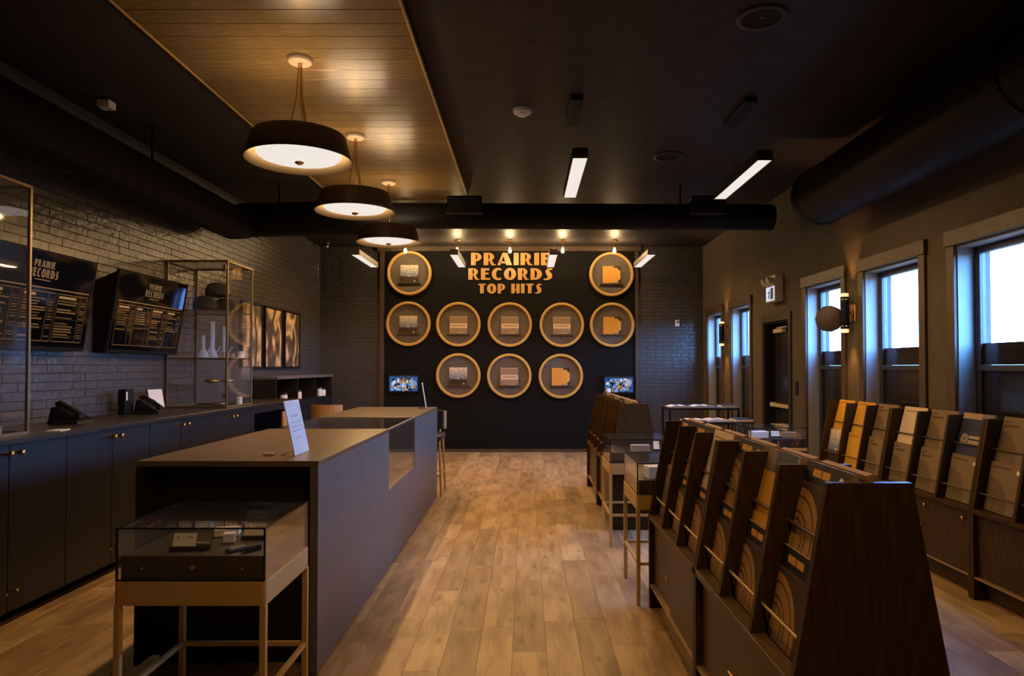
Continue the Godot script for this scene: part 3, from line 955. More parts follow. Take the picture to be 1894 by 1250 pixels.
# ---------------------------------------------------------------- mesh builder
class MB:
	var v := PackedVector3Array()
	var n := PackedVector3Array()
	var t := PackedVector2Array()
	var xf := Transform3D()
	var uvo := Vector2.ZERO
	func tri(a: Vector3, b: Vector3, c: Vector3, na: Vector3, nb: Vector3, nc: Vector3, ua := Vector2.ZERO, ub := Vector2.ZERO, uc := Vector2.ZERO) -> void:
		if (b - a).cross(c - a).dot(na + nb + nc) > 0.0:
			tri(a, c, b, na, nc, nb, ua, uc, ub)
			return
		v.append(xf * a); v.append(xf * b); v.append(xf * c)
		n.append((xf.basis * na).normalized()); n.append((xf.basis * nb).normalized()); n.append((xf.basis * nc).normalized())
		t.append(ua + uvo); t.append(ub + uvo); t.append(uc + uvo)
	func quad(a: Vector3, b: Vector3, c: Vector3, d: Vector3, nn: Vector3, ua := Vector2.ZERO, ub := Vector2.ZERO, uc := Vector2.ZERO, ud := Vector2.ZERO) -> void:
		tri(a, b, c, nn, nn, nn, ua, ub, uc)
		tri(a, c, d, nn, nn, nn, ua, uc, ud)
	func buv(p: Vector3, k: int, g: int) -> Vector2:
		var a := (k + 1) % 3
		var b := (k + 2) % 3
		if b == g:
			return Vector2(p[b], p[a])
		return Vector2(p[a], p[b])
	func box(c: Vector3, s: Vector3, bev := 0.0, g := 1, skip := "") -> void:
		var h := s * 0.5
		bev = minf(bev, minf(h.x, minf(h.y, h.z)) * 0.8)
		for k in 3:
			var a := (k + 1) % 3
			var b := (k + 2) % 3
			for sg in [-1.0, 1.0]:
				if skip == "xyz"[k] + ("+" if sg > 0 else "-"):
					continue
				var ps := []
				for q in [[-1.0, -1.0], [1.0, -1.0], [1.0, 1.0], [-1.0, 1.0]]:
					var p := Vector3.ZERO
					p[k] = sg * h[k]
					p[a] = q[0] * (h[a] - bev)
					p[b] = q[1] * (h[b] - bev)
					ps.append(c + p)
				var nn := Vector3.ZERO
				nn[k] = sg
				quad(ps[0], ps[1], ps[2], ps[3], nn, buv(ps[0], k, g), buv(ps[1], k, g), buv(ps[2], k, g), buv(ps[3], k, g))
			if bev > 0.0:
				for sa in [-1.0, 1.0]:
					for sb in [-1.0, 1.0]:
						var ps := []
						for q in [[-1.0, 0], [1.0, 0], [1.0, 1], [-1.0, 1]]:
							var p := Vector3.ZERO
							p[k] = q[0] * (h[k] - bev)
							p[a] = sa * (h[a] - (bev if q[1] else 0.0))
							p[b] = sb * (h[b] - (0.0 if q[1] else bev))
							ps.append(c + p)
						var nn := Vector3.ZERO
						nn[a] = sa
						nn[b] = sb
						quad(ps[0], ps[1], ps[2], ps[3], nn.normalized(), buv(ps[0], a, g), buv(ps[1], a, g), buv(ps[2], a, g), buv(ps[3], a, g))
		if bev > 0.0:
			for sx in [-1.0, 1.0]:
				for sy in [-1.0, 1.0]:
					for sz in [-1.0, 1.0]:
						var sn := Vector3(sx, sy, sz)
						var e := h - Vector3.ONE * bev
						tri(c + sn * Vector3(h.x, e.y, e.z), c + sn * Vector3(e.x, h.y, e.z), c + sn * Vector3(e.x, e.y, h.z), sn, sn, sn)
	func bx(x0: float, x1: float, y0: float, y1: float, z0: float, z1: float, bev := 0.0, g := 1) -> void:
		box(Vector3(x0 + x1, y0 + y1, z0 + z1) * 0.5, Vector3(absf(x1 - x0), absf(y1 - y0), absf(z1 - z0)), bev, g)
	func frame(dir: Vector3) -> Basis:
		var y := dir.normalized()
		var x := y.cross(Vector3.RIGHT if absf(y.x) < 0.9 else Vector3.UP).normalized()
		return Basis(x, y, x.cross(y))
	func cyl(p0: Vector3, p1: Vector3, r0: float, r1 := -1.0, seg := 12, caps := true) -> void:
		r1 = r0 if r1 < 0.0 else r1
		var B := frame(p1 - p0)
		for i in seg:
			var a := TAU * i / seg
			var b := TAU * (i + 1) / seg
			var da := B * Vector3(cos(a), 0, sin(a))
			var db := B * Vector3(cos(b), 0, sin(b))
			tri(p0 + da * r0, p0 + db * r0, p1 + db * r1, da, db, db, Vector2(i, 0) / seg, Vector2(i + 1, 0) / seg, Vector2(i + 1, 1) / seg)
			tri(p0 + da * r0, p1 + db * r1, p1 + da * r1, da, db, da, Vector2(i, 0) / seg, Vector2(i + 1, 1) / seg, Vector2(i, 1) / seg)
			if caps:
				tri(p0, p0 + da * r0, p0 + db * r0, -B.y, -B.y, -B.y)
				tri(p1, p1 + da * r1, p1 + db * r1, B.y, B.y, B.y)
	func lathe(pr: Array, seg := 32, at := Transform3D()) -> void:   # profile of (radius, height), outline on the right hand of its direction
		var sn := []
		for i in pr.size() - 1:
			var e: Vector2 = pr[i + 1] - pr[i]
			sn.append(Vector2(e.y, -e.x).normalized())
		for i in pr.size() - 1:
			var n0: Vector2 = sn[i]
			var n1: Vector2 = sn[i]
			if i > 0 and n0.dot(sn[i - 1]) > 0.6:
				n0 = (n0 + sn[i - 1]).normalized()
			if i < sn.size() - 1 and n1.dot(sn[i + 1]) > 0.6:
				n1 = (n1 + sn[i + 1]).normalized()
			for j in seg:
				var a := TAU * j / seg
				var b := TAU * (j + 1) / seg
				var ca := Vector3(cos(a), 0, sin(a))
				var cb := Vector3(cos(b), 0, sin(b))
				var P := [ca * pr[i].x + Vector3.UP * pr[i].y, cb * pr[i].x + Vector3.UP * pr[i].y, cb * pr[i + 1].x + Vector3.UP * pr[i + 1].y, ca * pr[i + 1].x + Vector3.UP * pr[i + 1].y]
				var N := [ca * n0.x + Vector3.UP * n0.y, cb * n0.x + Vector3.UP * n0.y, cb * n1.x + Vector3.UP * n1.y, ca * n1.x + Vector3.UP * n1.y]
				for k in 4:
					P[k] = at * P[k]
					N[k] = at.basis * N[k]
				if pr[i].x > 1e-5:
					tri(P[0], P[1], P[2], N[0], N[1], N[2])
				if pr[i + 1].x > 1e-5:
					tri(P[0], P[2], P[3], N[0], N[2], N[3])
	func tube(pts: Array, r: float, seg := 8) -> void:
		for i in pts.size() - 1:
			cyl(pts[i], pts[i + 1], r, r, seg, i == 0 or i == pts.size() - 2)
	func prism(poly: Array, z0: float, z1: float) -> void:   # polygon in xy pushed along z
		var p2 := PackedVector2Array(poly)
		var area := 0.0
		for i in p2.size():
			area += p2[i].cross(p2[(i + 1) % p2.size()])
		var ix := Geometry2D.triangulate_polygon(p2)
		for i in range(0, ix.size(), 3):
			for z in [z0, z1]:
				var q := []
				for k in 3:
					q.append(Vector3(p2[ix[i + k]].x, p2[ix[i + k]].y, z))
				var nn := Vector3(0, 0, -1 if z == minf(z0, z1) else 1)
				tri(q[0], q[1], q[2], nn, nn, nn, Vector2(q[0].y, q[0].x), Vector2(q[1].y, q[1].x), Vector2(q[2].y, q[2].x))
		for i in p2.size():
			var a := p2[i]
			var b := p2[(i + 1) % p2.size()]
			var e := (b - a).normalized() * (1.0 if area > 0 else -1.0)
			quad(Vector3(a.x, a.y, z0), Vector3(b.x, b.y, z0), Vector3(b.x, b.y, z1), Vector3(a.x, a.y, z1), Vector3(e.y, -e.x, 0), Vector2(0, z0), Vector2(a.distance_to(b), z0), Vector2(a.distance_to(b), z1), Vector2(0, z1))
	func picture(c: Vector3, w: float, h: float) -> void:   # a face towards +z that shows a whole texture
		quad(c + Vector3(-w, -h, 0) / 2, c + Vector3(w, -h, 0) / 2, c + Vector3(w, h, 0) / 2, c + Vector3(-w, h, 0) / 2, Vector3.BACK, Vector2(0, 1), Vector2(1, 1), Vector2(1, 0), Vector2(0, 0))
	func ellipsoid(c: Vector3, r: Vector3, seg := 16, rings := 10) -> void:
		for i in rings:
			for j in seg:
				var q := []
				for s in [[i, j], [i + 1, j], [i + 1, j + 1], [i, j + 1]]:
					var th: float = PI * s[0] / rings
					var ph: float = TAU * s[1] / seg
					q.append(Vector3(sin(th) * cos(ph), cos(th), sin(th) * sin(ph)))
				var nn := []
				for k in 4:
					nn.append((q[k] / r).normalized())
				tri(c + q[0] * r, c + q[1] * r, c + q[2] * r, nn[0], nn[1], nn[2])
				tri(c + q[0] * r, c + q[2] * r, c + q[3] * r, nn[0], nn[2], nn[3])


func mesh_of(pairs: Array) -> ArrayMesh:   # [builder, material, builder, material ...] as the surfaces of one mesh
	var am := ArrayMesh.new()
	for i in range(0, pairs.size(), 2):
		var m: MB = pairs[i]
		if m.v.is_empty():
			continue
		var a := []
		a.resize(Mesh.ARRAY_MAX)
		a[Mesh.ARRAY_VERTEX] = m.v
		a[Mesh.ARRAY_NORMAL] = m.n
		a[Mesh.ARRAY_TEX_UV] = m.t
		am.add_surface_from_arrays(Mesh.PRIMITIVE_TRIANGLES, a)
		am.surface_set_material(am.get_surface_count() - 1, pairs[i + 1])
	return am


# ---------------------------------------------------------------- the tree of things
func numbered(called: String) -> String:
	used[called] = used.get(called, -1) + 1
	return called if used[called] == 0 else "%s_%03d" % [called, used[called]]


func tag(o: Node, label: String, category: String, group := "") -> Node:
	o.set_meta("label", label)
	o.set_meta("category", category)
	if group:
		o.set_meta("group", group)
	return o


func thing(called: String, label: String, category: String, at := Vector3.ZERO, turn := 0.0, group := "") -> Node3D:
	var o := Node3D.new()
	o.name = numbered(called)
	add_child(o)
	o.position = at
	o.rotation.y = turn
	tag(o, label, category, group)
	return o


func inst(called: String, mesh: Mesh, parent: Node) -> MeshInstance3D:
	var o := MeshInstance3D.new()
	o.mesh = mesh
	o.name = called
	parent.add_child(o, true)
	return o


func part(parent: Node, called: String, m: MB, material: Material) -> MeshInstance3D:
	return inst(called, mesh_of([m, material]), parent)


func solo(called: String, m: MB, material: Material, label: String, category: String, at := Vector3.ZERO, turn := 0.0, group := "") -> MeshInstance3D:
	var o := MeshInstance3D.new()
	o.mesh = mesh_of([m, material])
	o.name = numbered(called)
	add_child(o)
	o.position = at
	o.rotation.y = turn
	tag(o, label, category, group)
	return o


func struct(called: String, m: MB, material: Material) -> MeshInstance3D:
	var o := MeshInstance3D.new()
	o.mesh = mesh_of([m, material])
	o.name = called
	add_child(o)
	o.set_meta("kind", "structure")
	if SETTING.has(called):
		tag(o, SETTING[called][0], SETTING[called][1])
	return o


const SETTING := {
	"floor": ["light oak plank floor of the shop", "floor"], "ceiling": ["dark painted ceiling", "ceiling"], "wall_left": ["dark painted brick wall on the left", "wall"],
	"wall_far": ["dark painted brick far wall on both sides of the black panel", "wall"], "wall_near": ["plain dark wall behind the viewer", "wall"], "wall_right": ["brown plaster wall with the windows and the street door", "wall"],
	"baseboard_far": ["thin brown baseboard below the black panel", "baseboard"], "ceiling_panel": ["glossy wooden plank panel dropped below the ceiling over the counter", "ceiling panel"],
	"trim_1": ["large matt black panel behind the round record displays", "wall panel"], "trim_2": ["brown upright trim at the left edge of the black panel", "trim"],
	"trim_3": ["brown upright trim at the right edge of the black panel", "trim"], "trim_4": ["brown beam along the top of the black panel", "trim"],
}


func dup(o: Node3D, label: String, at: Vector3, turn: float, called := "", group := "") -> Node3D:
	var c: Node3D = o.duplicate()
	c.name = numbered(called if called else str(o.name).rstrip("_0123456789"))
	add_child(c)
	c.position = at
	c.rotation.y = turn
	c.set_meta("label", label)
	if group:
		c.set_meta("group", group)
	return c


func V(x: float, y: float, d: float) -> Vector3:   # a point at distance d in front of the camera
	return Vector3(x, y, -d)


# ---------------------------------------------------------------- materials and textures
func lin(r: float, g: float, b: float) -> Color:
	return Color(r, g, b).linear_to_srgb()


func mat(c: Color, rough := 0.7, metal := 0.0) -> StandardMaterial3D:
	var m := StandardMaterial3D.new()
	m.albedo_color = c
	m.roughness = rough
	m.metallic = metal
	return m


func glow(c: Color, e: float) -> StandardMaterial3D:
	var m := mat(Color(0.8, 0.78, 0.74), 0.5)
	m.emission_enabled = true
	m.emission = c
	m.emission_energy_multiplier = e
	return m


func glass(alpha := 0.006, c := Color(0.9, 0.95, 1.0)) -> StandardMaterial3D:
	var m := mat(Color(c.r, c.g, c.b, alpha), 0.02)
	m.transparency = BaseMaterial3D.TRANSPARENCY_ALPHA
	return m


func frosted() -> StandardMaterial3D:
	var m := mat(Color(0.72, 0.8, 0.95, 0.45), 0.35)
	m.transparency = BaseMaterial3D.TRANSPARENCY_ALPHA
	return m


func noise(sd: int, f: float, oct := 4) -> FastNoiseLite:
	var q := FastNoiseLite.new()
	q.seed = sd
	q.frequency = f
	q.fractal_octaves = oct
	q.noise_type = FastNoiseLite.TYPE_SIMPLEX_SMOOTH
	return q


func noise_tex(sd: int, f: float, colors: Array, size := 256) -> NoiseTexture2D:
	var t := NoiseTexture2D.new()
	t.width = size
	t.height = size
	t.seamless = true
	t.noise = noise(sd, f)
	var g := Gradient.new()
	g.offsets = PackedFloat32Array([])
	g.colors = PackedColorArray([])
	for i in colors.size():
		g.add_point(0.15 + 0.7 * i / (colors.size() - 1), colors[i])
	t.color_ramp = g
	return t


func bump_tex(sd: int, f: float, strength: float) -> NoiseTexture2D:
	var t := NoiseTexture2D.new()
	t.width = 256
	t.height = 256
	t.seamless = true
	t.noise = noise(sd, f)
	t.as_normal_map = true
	t.bump_strength = strength
	return t


func grained(a: Color, b: Color, rough: float, sd: int, along := 0.7, across := 9.0) -> StandardMaterial3D:   # wood: fine stripes along the grain
	var m := mat(Color.WHITE, rough)
	m.albedo_texture = noise_tex(sd, 0.02, [a, a.lerp(b, 0.4), b, a.lerp(b, 0.7)])
	m.uv1_scale = Vector3(along, across, 1)
	return m


func rough_wall(c: Color, rough: float, sd: int, vary := 0.12) -> StandardMaterial3D:
	var m := mat(Color.WHITE, rough)
	m.albedo_texture = noise_tex(sd, 0.02, [c.darkened(vary), c, c.lightened(vary * 0.5)])
	m.normal_enabled = true
	m.normal_texture = bump_tex(sd + 1, 0.05, 3.0)
	m.normal_scale = 0.35
	m.uv1_triplanar = true
	m.uv1_world_triplanar = true
	m.uv1_scale = Vector3.ONE * 0.9
	return m


func oak_image(sd: int) -> ImageTexture:   # light oak boards with cathedral grain and knots, 2.4 m by 0.72 m
	var w := 768
	var h := 256
	var im := Image.create_empty(w, h, false, Image.FORMAT_RGB8)
	var big := noise(sd, 0.02, 2)
	var fine := noise(sd + 1, 0.06, 3)
	var r := RandomNumberGenerator.new()
	r.seed = sd
	var knots := []
	for k in 16:
		knots.append(Vector3(r.randf() * w, r.randf() * h, r.randf_range(0.5, 1.0)))
	var pale := Color(0.76, 0.65, 0.50)
	var mid := Color(0.60, 0.485, 0.35)
	var dark := Color(0.36, 0.28, 0.19)
	for y in h:
		for x in w:
			var warp := big.get_noise_2d(x * 0.32, y) * 6.0
			var s := 0.5 + 0.5 * fine.get_noise_2d(x * 0.12, y * 1.5 + warp * 3.0)
			var blotch := big.get_noise_2d(x * 0.22 + 900.0, y * 0.8)
			var c := pale.lerp(mid, clampf(0.36 + 0.9 * (s - 0.5) - blotch * 0.9, 0.0, 1.0))
			for k in knots:
				var q: float = Vector2((x - k.x) * 0.3, (y - k.y) * 0.75).length() / (9.0 * k.z)
				if q < 1.0:
					c = c.lerp(dark, (1.0 - q) * (1.0 - q) * 0.75)
			im.set_pixel(x, y, c)
	return ImageTexture.create_from_image(im)


func box_img(im: Image, x: float, y: float, w: float, h: float, c: Color) -> void:   # in fractions of the picture
	var W := im.get_width()
	var H := im.get_height()
	im.fill_rect(Rect2i(roundi(x * W), roundi(y * H), maxi(1, roundi(w * W)), maxi(1, roundi(h * H))), c)


func arcs(im: Image, cx: float, cy: float, radii: Array, wide: float, c: Color) -> void:
	var W := im.get_width()
	for y in im.get_height():
		for x in W:
			var q: float = Vector2(float(x) / W - cx, float(y) / im.get_height() - cy).length()
			for k in radii:
				if absf(q - k) < wide:
					im.set_pixel(x, y, c)


func dot(im: Image, cx: float, cy: float, r: float, c: Color) -> void:
	var W := im.get_width()
	for y in im.get_height():
		for x in W:
			if Vector2(float(x) / W - cx, float(y) / im.get_height() - cy).length() < r:
				im.set_pixel(x, y, c)


func cover(kind: String) -> StandardMaterial3D:
	if M.has("cover_" + kind):
		return M["cover_" + kind]
	var im := Image.create_empty(160, 160, false, Image.FORMAT_RGB8)
	var nz := noise(hash(kind) % 1000, 0.03)
	var ink := Color(0.33, 0.27, 0.2)
	match kind:
		"kraft", "kraft_dot":
			im.fill(Color(0.49, 0.41, 0.30))
			dot(im, 0.02, 0.86, 0.56, Color(0.43, 0.36, 0.265))
			arcs(im, 0.02, 0.86, [0.5, 0.43, 0.36, 0.29, 0.22], 0.008, ink)
			box_img(im, 0.06, 0.08, 0.2 if kind == "kraft" else 0.5, 0.035, ink)
			if kind == "kraft":
				box_img(im, 0.06, 0.16, 0.42, 0.05, ink)
			else:
				dot(im, 0.78, 0.14, 0.045, Color(0.92, 0.85, 0.74))
			for k in 7:
				box_img(im, 0.06 + 0.1 * k, 0.84, 0.05, 0.1, Color(0.45, 0.375, 0.28))
		"gold":
			im.fill(Color(0.78, 0.585, 0.18))
			box_img(im, 0.08, 0.07, 0.5, 0.03, Color(0.55, 0.36, 0.1))
			arcs(im, 0.1, 0.9, [0.3, 0.4], 0.006, Color(0.7, 0.47, 0.13))
		"beige":
			im.fill(Color(0.80, 0.72, 0.60))
			box_img(im, 0.06, 0.1, 0.6, 0.025, Color(0.5, 0.42, 0.33))
			arcs(im, 0.2, 0.75, [0.25, 0.2], 0.006, Color(0.68, 0.6, 0.5))
		"navy":
			im.fill(Color(0.20, 0.21, 0.30))
			box_img(im, 0.0, 0.0, 1.0, 0.13, Color(0.66, 0.56, 0.45))
			box_img(im, 0.62, 0.0, 0.38, 0.12, Color(0.5, 0.46, 0.44))
			arcs(im, 0.2, 0.58, [0.1, 0.05], 0.015, Color(0.72, 0.66, 0.58))
			box_img(im, 0.34, 0.5, 0.5, 0.06, Color(0.7, 0.62, 0.52))
			box_img(im, 0.34, 0.6, 0.5, 0.1, Color(0.66, 0.58, 0.48))
		"navy_gold":
			im.fill(Color(0.24, 0.25, 0.33))
			box_img(im, 0.0, 0.0, 0.32, 0.3, Color(0.45, 0.38, 0.3))
			box_img(im, 0.0, 0.28, 0.55, 0.72, Color(0.78, 0.56, 0.15))
			box_img(im, 0.94, 0.02, 0.05, 0.3, Color(0.6, 0.52, 0.42))
		"header":
			im.fill(Color(0.27, 0.2, 0.14))
			dot(im, 0.06, 0.86, 0.56, Color(0.62, 0.47, 0.27))
			arcs(im, 0.06, 0.86, [0.46, 0.3, 0.22], 0.01, Color(0.25, 0.18, 0.12))
			for k in 6:
				box_img(im, 0.1 + 0.08 * k, 0.62, 0.008, 0.36, Color(0.42, 0.31, 0.17))
			box_img(im, 0.0, 0.0, 1.0, 0.22, Color(0.1, 0.09, 0.1))
			box_img(im, 0.0, 0.24, 1.0, 0.012, Color(0.4, 0.31, 0.22))
			box_img(im, 0.18, 0.07, 0.2, 0.08, Color(0.78, 0.55, 0.22))
			box_img(im, 0.4, 0.07, 0.18, 0.08, Color(0.78, 0.55, 0.22))
			dot(im, 0.82, 0.12, 0.05, Color(0.9, 0.83, 0.72))
		"sky", "prairie":
			for y in 160:
				for x in 160:
					var f := y / 160.0
					var c := Color(0.86, 0.78, 0.68).lerp(Color(0.42, 0.46, 0.58), clampf(f * 1.5 + nz.get_noise_2d(x, y * 2) * 0.5, 0.0, 1.0))
					if f > 0.64 + 0.12 * nz.get_noise_2d(x * 4.0, 3.0):
						c = Color(0.17, 0.13, 0.09).lerp(Color(0.3, 0.23, 0.15), 0.5 + 0.5 * nz.get_noise_2d(x * 3.0, y * 3.0))
					im.set_pixel(x, y, c)
			dot(im, 0.5, 0.6, 0.035, Color(0.95, 0.85, 0.65))
			dot(im, 0.8, 0.9, 0.05, Color(0.8, 0.66, 0.45))
		"band":
			for y in 160:
				for x in 160:
					im.set_pixel(x, y, Color(0.56, 0.47, 0.39).lightened(0.12 * nz.get_noise_2d(x + y, y * 3.0)))
			box_img(im, 0.0, 0.0, 1.0, 0.06, Color(0.68, 0.58, 0.48))
			box_img(im, 0.04, 0.4, 0.96, 0.26, Color(0.82, 0.71, 0.6))
			for k in 6:
				box_img(im, 0.14 + 0.13 * k, 0.49, 0.09, 0.07, Color(0.5, 0.42, 0.36))
			box_img(im, 0.5, 0.9, 0.3, 0.05, Color(0.72, 0.64, 0.55))
		"amber":
			im.fill(Color(0.24, 0.19, 0.17))
			for y in 160:
				for x in 160:
					var f := absf(y / 160.0 - 0.5)
					if x / 160.0 < 1.25 - 1.15 * f + 0.04 * nz.get_noise_2d(x, y) and not (f > 0.4 and x > 100):
						im.set_pixel(x, y, Color(0.82, 0.58, 0.24).lightened(0.15 * nz.get_noise_2d(x * 2.0, y * 2.0) + 0.25 * clampf(x / 160.0 - 0.5, 0.0, 1.0)))
			box_img(im, 0.66, 0.9, 0.22, 0.05, Color(0.75, 0.68, 0.6))
	var m := mat(Color.WHITE, 0.55)
	m.metallic_specular = 0.3
	m.albedo_texture = ImageTexture.create_from_image(im)
	M["cover_" + kind] = m
	return m


func screen_mat(im: Image, e: float) -> StandardMaterial3D:
	var m := mat(Color(0.02, 0.02, 0.022), 0.06)
	m.emission_enabled = true
	m.emission = Color.WHITE
	m.emission_operator = BaseMaterial3D.EMISSION_OP_MULTIPLY
	m.emission_energy_multiplier = e
	m.emission_texture = ImageTexture.create_from_image(im)
	return m


func menu_screen(cols: int, sd: int) -> StandardMaterial3D:   # rows of unreadable small print in ruled columns under a rule
	var im := Image.create_empty(560, 340, false, Image.FORMAT_RGB8)
	im.fill(Color(0.012, 0.01, 0.01))
	var r := RandomNumberGenerator.new()
	r.seed = sd
	var c := Color(0.62, 0.43, 0.24)
	if cols == 4:   # a blue picture fills the right end of the heading
		for y in range(14, 122):
			for x in range(390, 550):
				var f := (x - 390) / 160.0
				var ripple := 0.5 + 0.5 * sin(f * 15.0 + 0.012 * y)
				var k := clampf((f * 1.5 - 0.2) * (0.45 + 0.55 * ripple) * clampf((y - 14) / 60.0 + f - 0.35, 0.0, 1.0), 0.0, 1.0)
				im.set_pixel(x, y, im.get_pixel(x, y).lerp(Color(0.36, 0.55, 0.9), k))
	box_img(im, 0.03, 0.365, 0.94, 0.012, c)
	var w := 0.94 / cols
	for k in cols:
		var x := 0.035 + w * k
		for q in [[0.0, 0.0, 0.012], [w - 0.018, 0.0, 0.006], [w * 0.72, 0.03, 0.004]]:
			box_img(im, x + q[0], 0.41, 0.004, 0.53, c.darkened(0.3))
		box_img(im, x, 0.41, w - 0.016, 0.008, c.darkened(0.2))
		box_img(im, x, 0.935, w - 0.016, 0.008, c.darkened(0.2))
		box_img(im, x + 0.015, 0.432, w * r.randf_range(0.3, 0.6), 0.028, c.lightened(0.1))
		var rows: int = 14 if cols == 3 else [9, 8, 12, 8][k]
		for i in rows:
			var y: float = 0.48 + 0.031 * i
			if r.randf() < 0.12:
				continue
			box_img(im, x + 0.012, y, w * r.randf_range(0.35, 0.66), 0.014, c.darkened(r.randf_range(0.1, 0.45)))
			box_img(im, x + w * 0.76, y, w * 0.15, 0.011, c.darkened(r.randf_range(0.2, 0.5)))
			if i % 3 == 0:
				box_img(im, x, y + 0.019, w - 0.016, 0.004, c.darkened(0.45))
	return screen_mat(im, 0.8)


func product_screen(sd: int) -> StandardMaterial3D:
	var im := Image.create_empty(200, 112, false, Image.FORMAT_RGB8)
	im.fill(Color(0.2, 0.38, 0.66))
	var r := RandomNumberGenerator.new()
	r.seed = sd
	box_img(im, 0.0, 0.0, 1.0, 0.09, Color(0.2, 0.2, 0.24))
	box_img(im, 0.5, 0.09, 0.14, 0.91, Color(0.34, 0.28, 0.22))
	for k in 60:
		var c: Color = [Color(0.9, 0.93, 1.0), Color(0.45, 0.66, 0.95), Color(0.72, 0.52, 0.3), Color(0.1, 0.12, 0.2), Color(0.62, 0.72, 0.85)][k % 5]
		box_img(im, r.randf_range(0.0, 0.9), r.randf_range(0.12, 0.85), r.randf_range(0.04, 0.12), r.randf_range(0.08, 0.3), c)
	for k in 4:
		dot(im, r.randf_range(0.1, 0.9), r.randf_range(0.5, 0.85), 0.05, Color(0.85, 0.6, 0.35))
	return screen_mat(im, 0.8)


# ---------------------------------------------------------------- lettering: fat stencil-like capitals with narrow counters
func slab(m: MB, poly: Array, o: Vector2, s: Vector2, z: float) -> void:
	var q := []
	for p in poly:
		q.append(o + p * s)
	m.prism(q, 0.0, z)


func ring_piece(m: MB, c: Vector2, ro: Vector2, ci: Vector2, ri: Vector2, a0: float, a1: float, o: Vector2, s: Vector2, z: float) -> void:
	var k := 14
	for i in k:
		var a := deg_to_rad(lerpf(a0, a1, float(i) / k))
		var b := deg_to_rad(lerpf(a0, a1, float(i + 1) / k))
		slab(m, [c + Vector2(cos(a), sin(a)) * ro, c + Vector2(cos(b), sin(b)) * ro, ci + Vector2(cos(b), sin(b)) * ri, ci + Vector2(cos(a), sin(a)) * ri], o, s, z)


func rect(x0: float, y0: float, x1: float, y1: float) -> Array:
	return [Vector2(x0, y0), Vector2(x1, y0), Vector2(x1, y1), Vector2(x0, y1)]


func letter(m: MB, ch: String, o: Vector2, s: Vector2, z: float) -> void:
	match ch:
		"P":
			slab(m, rect(0, 0, 0.32, 1), o, s, z)
			ring_piece(m, Vector2(0.32, 0.66), Vector2(0.4, 0.34), Vector2(0.32, 0.66), Vector2(0.11, 0.22), -90, 90, o, s, z)
		"R":
			slab(m, rect(0, 0, 0.32, 1), o, s, z)
			ring_piece(m, Vector2(0.32, 0.68), Vector2(0.4, 0.32), Vector2(0.32, 0.68), Vector2(0.11, 0.21), -90, 90, o, s, z)
			slab(m, [Vector2(0.36, 0.4), Vector2(0.56, 0.42), Vector2(0.68, 0.12), Vector2(0.82, 0.07), Vector2(0.82, 0.0), Vector2(0.54, 0.0)], o, s, z)
		"A":
			slab(m, [Vector2(0, 0), Vector2(0.2, 0), Vector2(0.42, 0.74), Vector2(0.36, 1)], o, s, z)
			slab(m, [Vector2(0.36, 1), Vector2(0.42, 0.74), Vector2(0.6, 0), Vector2(1, 0), Vector2(0.68, 1)], o, s, z)
			slab(m, [Vector2(0.13, 0.16), Vector2(0.58, 0.16), Vector2(0.56, 0.3), Vector2(0.22, 0.3)], o, s, z)
		"I":
			slab(m, rect(0, 0, 0.34, 1), o, s, z)
		"E":
			slab(m, rect(0, 0, 0.32, 1), o, s, z)
			slab(m, rect(0.31, 0.82, 0.62, 1), o, s, z)
			slab(m, rect(0.31, 0.47, 0.56, 0.62), o, s, z)
			slab(m, rect(0.31, 0, 0.68, 0.16), o, s, z)
		"C":
			ring_piece(m, Vector2(0.46, 0.5), Vector2(0.46, 0.53), Vector2(0.52, 0.5), Vector2(0.2, 0.37), 52, 308, o, s, z)
		"O":
			ring_piece(m, Vector2(0.44, 0.5), Vector2(0.46, 0.53), Vector2(0.44, 0.5), Vector2(0.1, 0.33), 0, 360, o, s, z)
		"D":
			slab(m, rect(0, 0, 0.32, 1), o, s, z)
			ring_piece(m, Vector2(0.32, 0.5), Vector2(0.54, 0.5), Vector2(0.32, 0.5), Vector2(0.16, 0.35), -90, 90, o, s, z)
		"T":
			slab(m, rect(0.02, 0.84, 0.74, 1), o, s, z)
			slab(m, rect(0.2, 0, 0.56, 0.85), o, s, z)
		"H":
			slab(m, rect(0, 0, 0.33, 1), o, s, z)
			slab(m, rect(0.48, 0, 0.81, 1), o, s, z)
			slab(m, rect(0.32, 0.3, 0.49, 0.46), o, s, z)
		"S":
			var c := [Vector2(0.64, 0.9), Vector2(0.5, 0.95), Vector2(0.36, 0.9), Vector2(0.27, 0.76), Vector2(0.34, 0.58), Vector2(0.45, 0.42), Vector2(0.46, 0.24), Vector2(0.36, 0.1), Vector2(0.2, 0.04), Vector2(0.0, 0.07)]
			var w := [0.08, 0.06, 0.1, 0.15, 0.18, 0.19, 0.17, 0.12, 0.07, 0.05]
			for i in c.size() - 1:
				var d0: Vector2 = (c[mini(i + 1, 9)] - c[maxi(i - 1, 0)]).normalized().orthogonal()
				var d1: Vector2 = (c[mini(i + 2, 9)] - c[i]).normalized().orthogonal()
				slab(m, [c[i] + d0 * w[i], c[i] - d0 * w[i], c[i + 1] - d1 * w[i + 1], c[i + 1] + d1 * w[i + 1]], o, s, z)


const WIDE := {"P": 0.74, "R": 0.82, "A": 1.0, "I": 0.34, "E": 0.68, "C": 0.8, "O": 0.9, "D": 0.86, "T": 0.76, "H": 0.82, "S": 0.66, " ": 0.34}


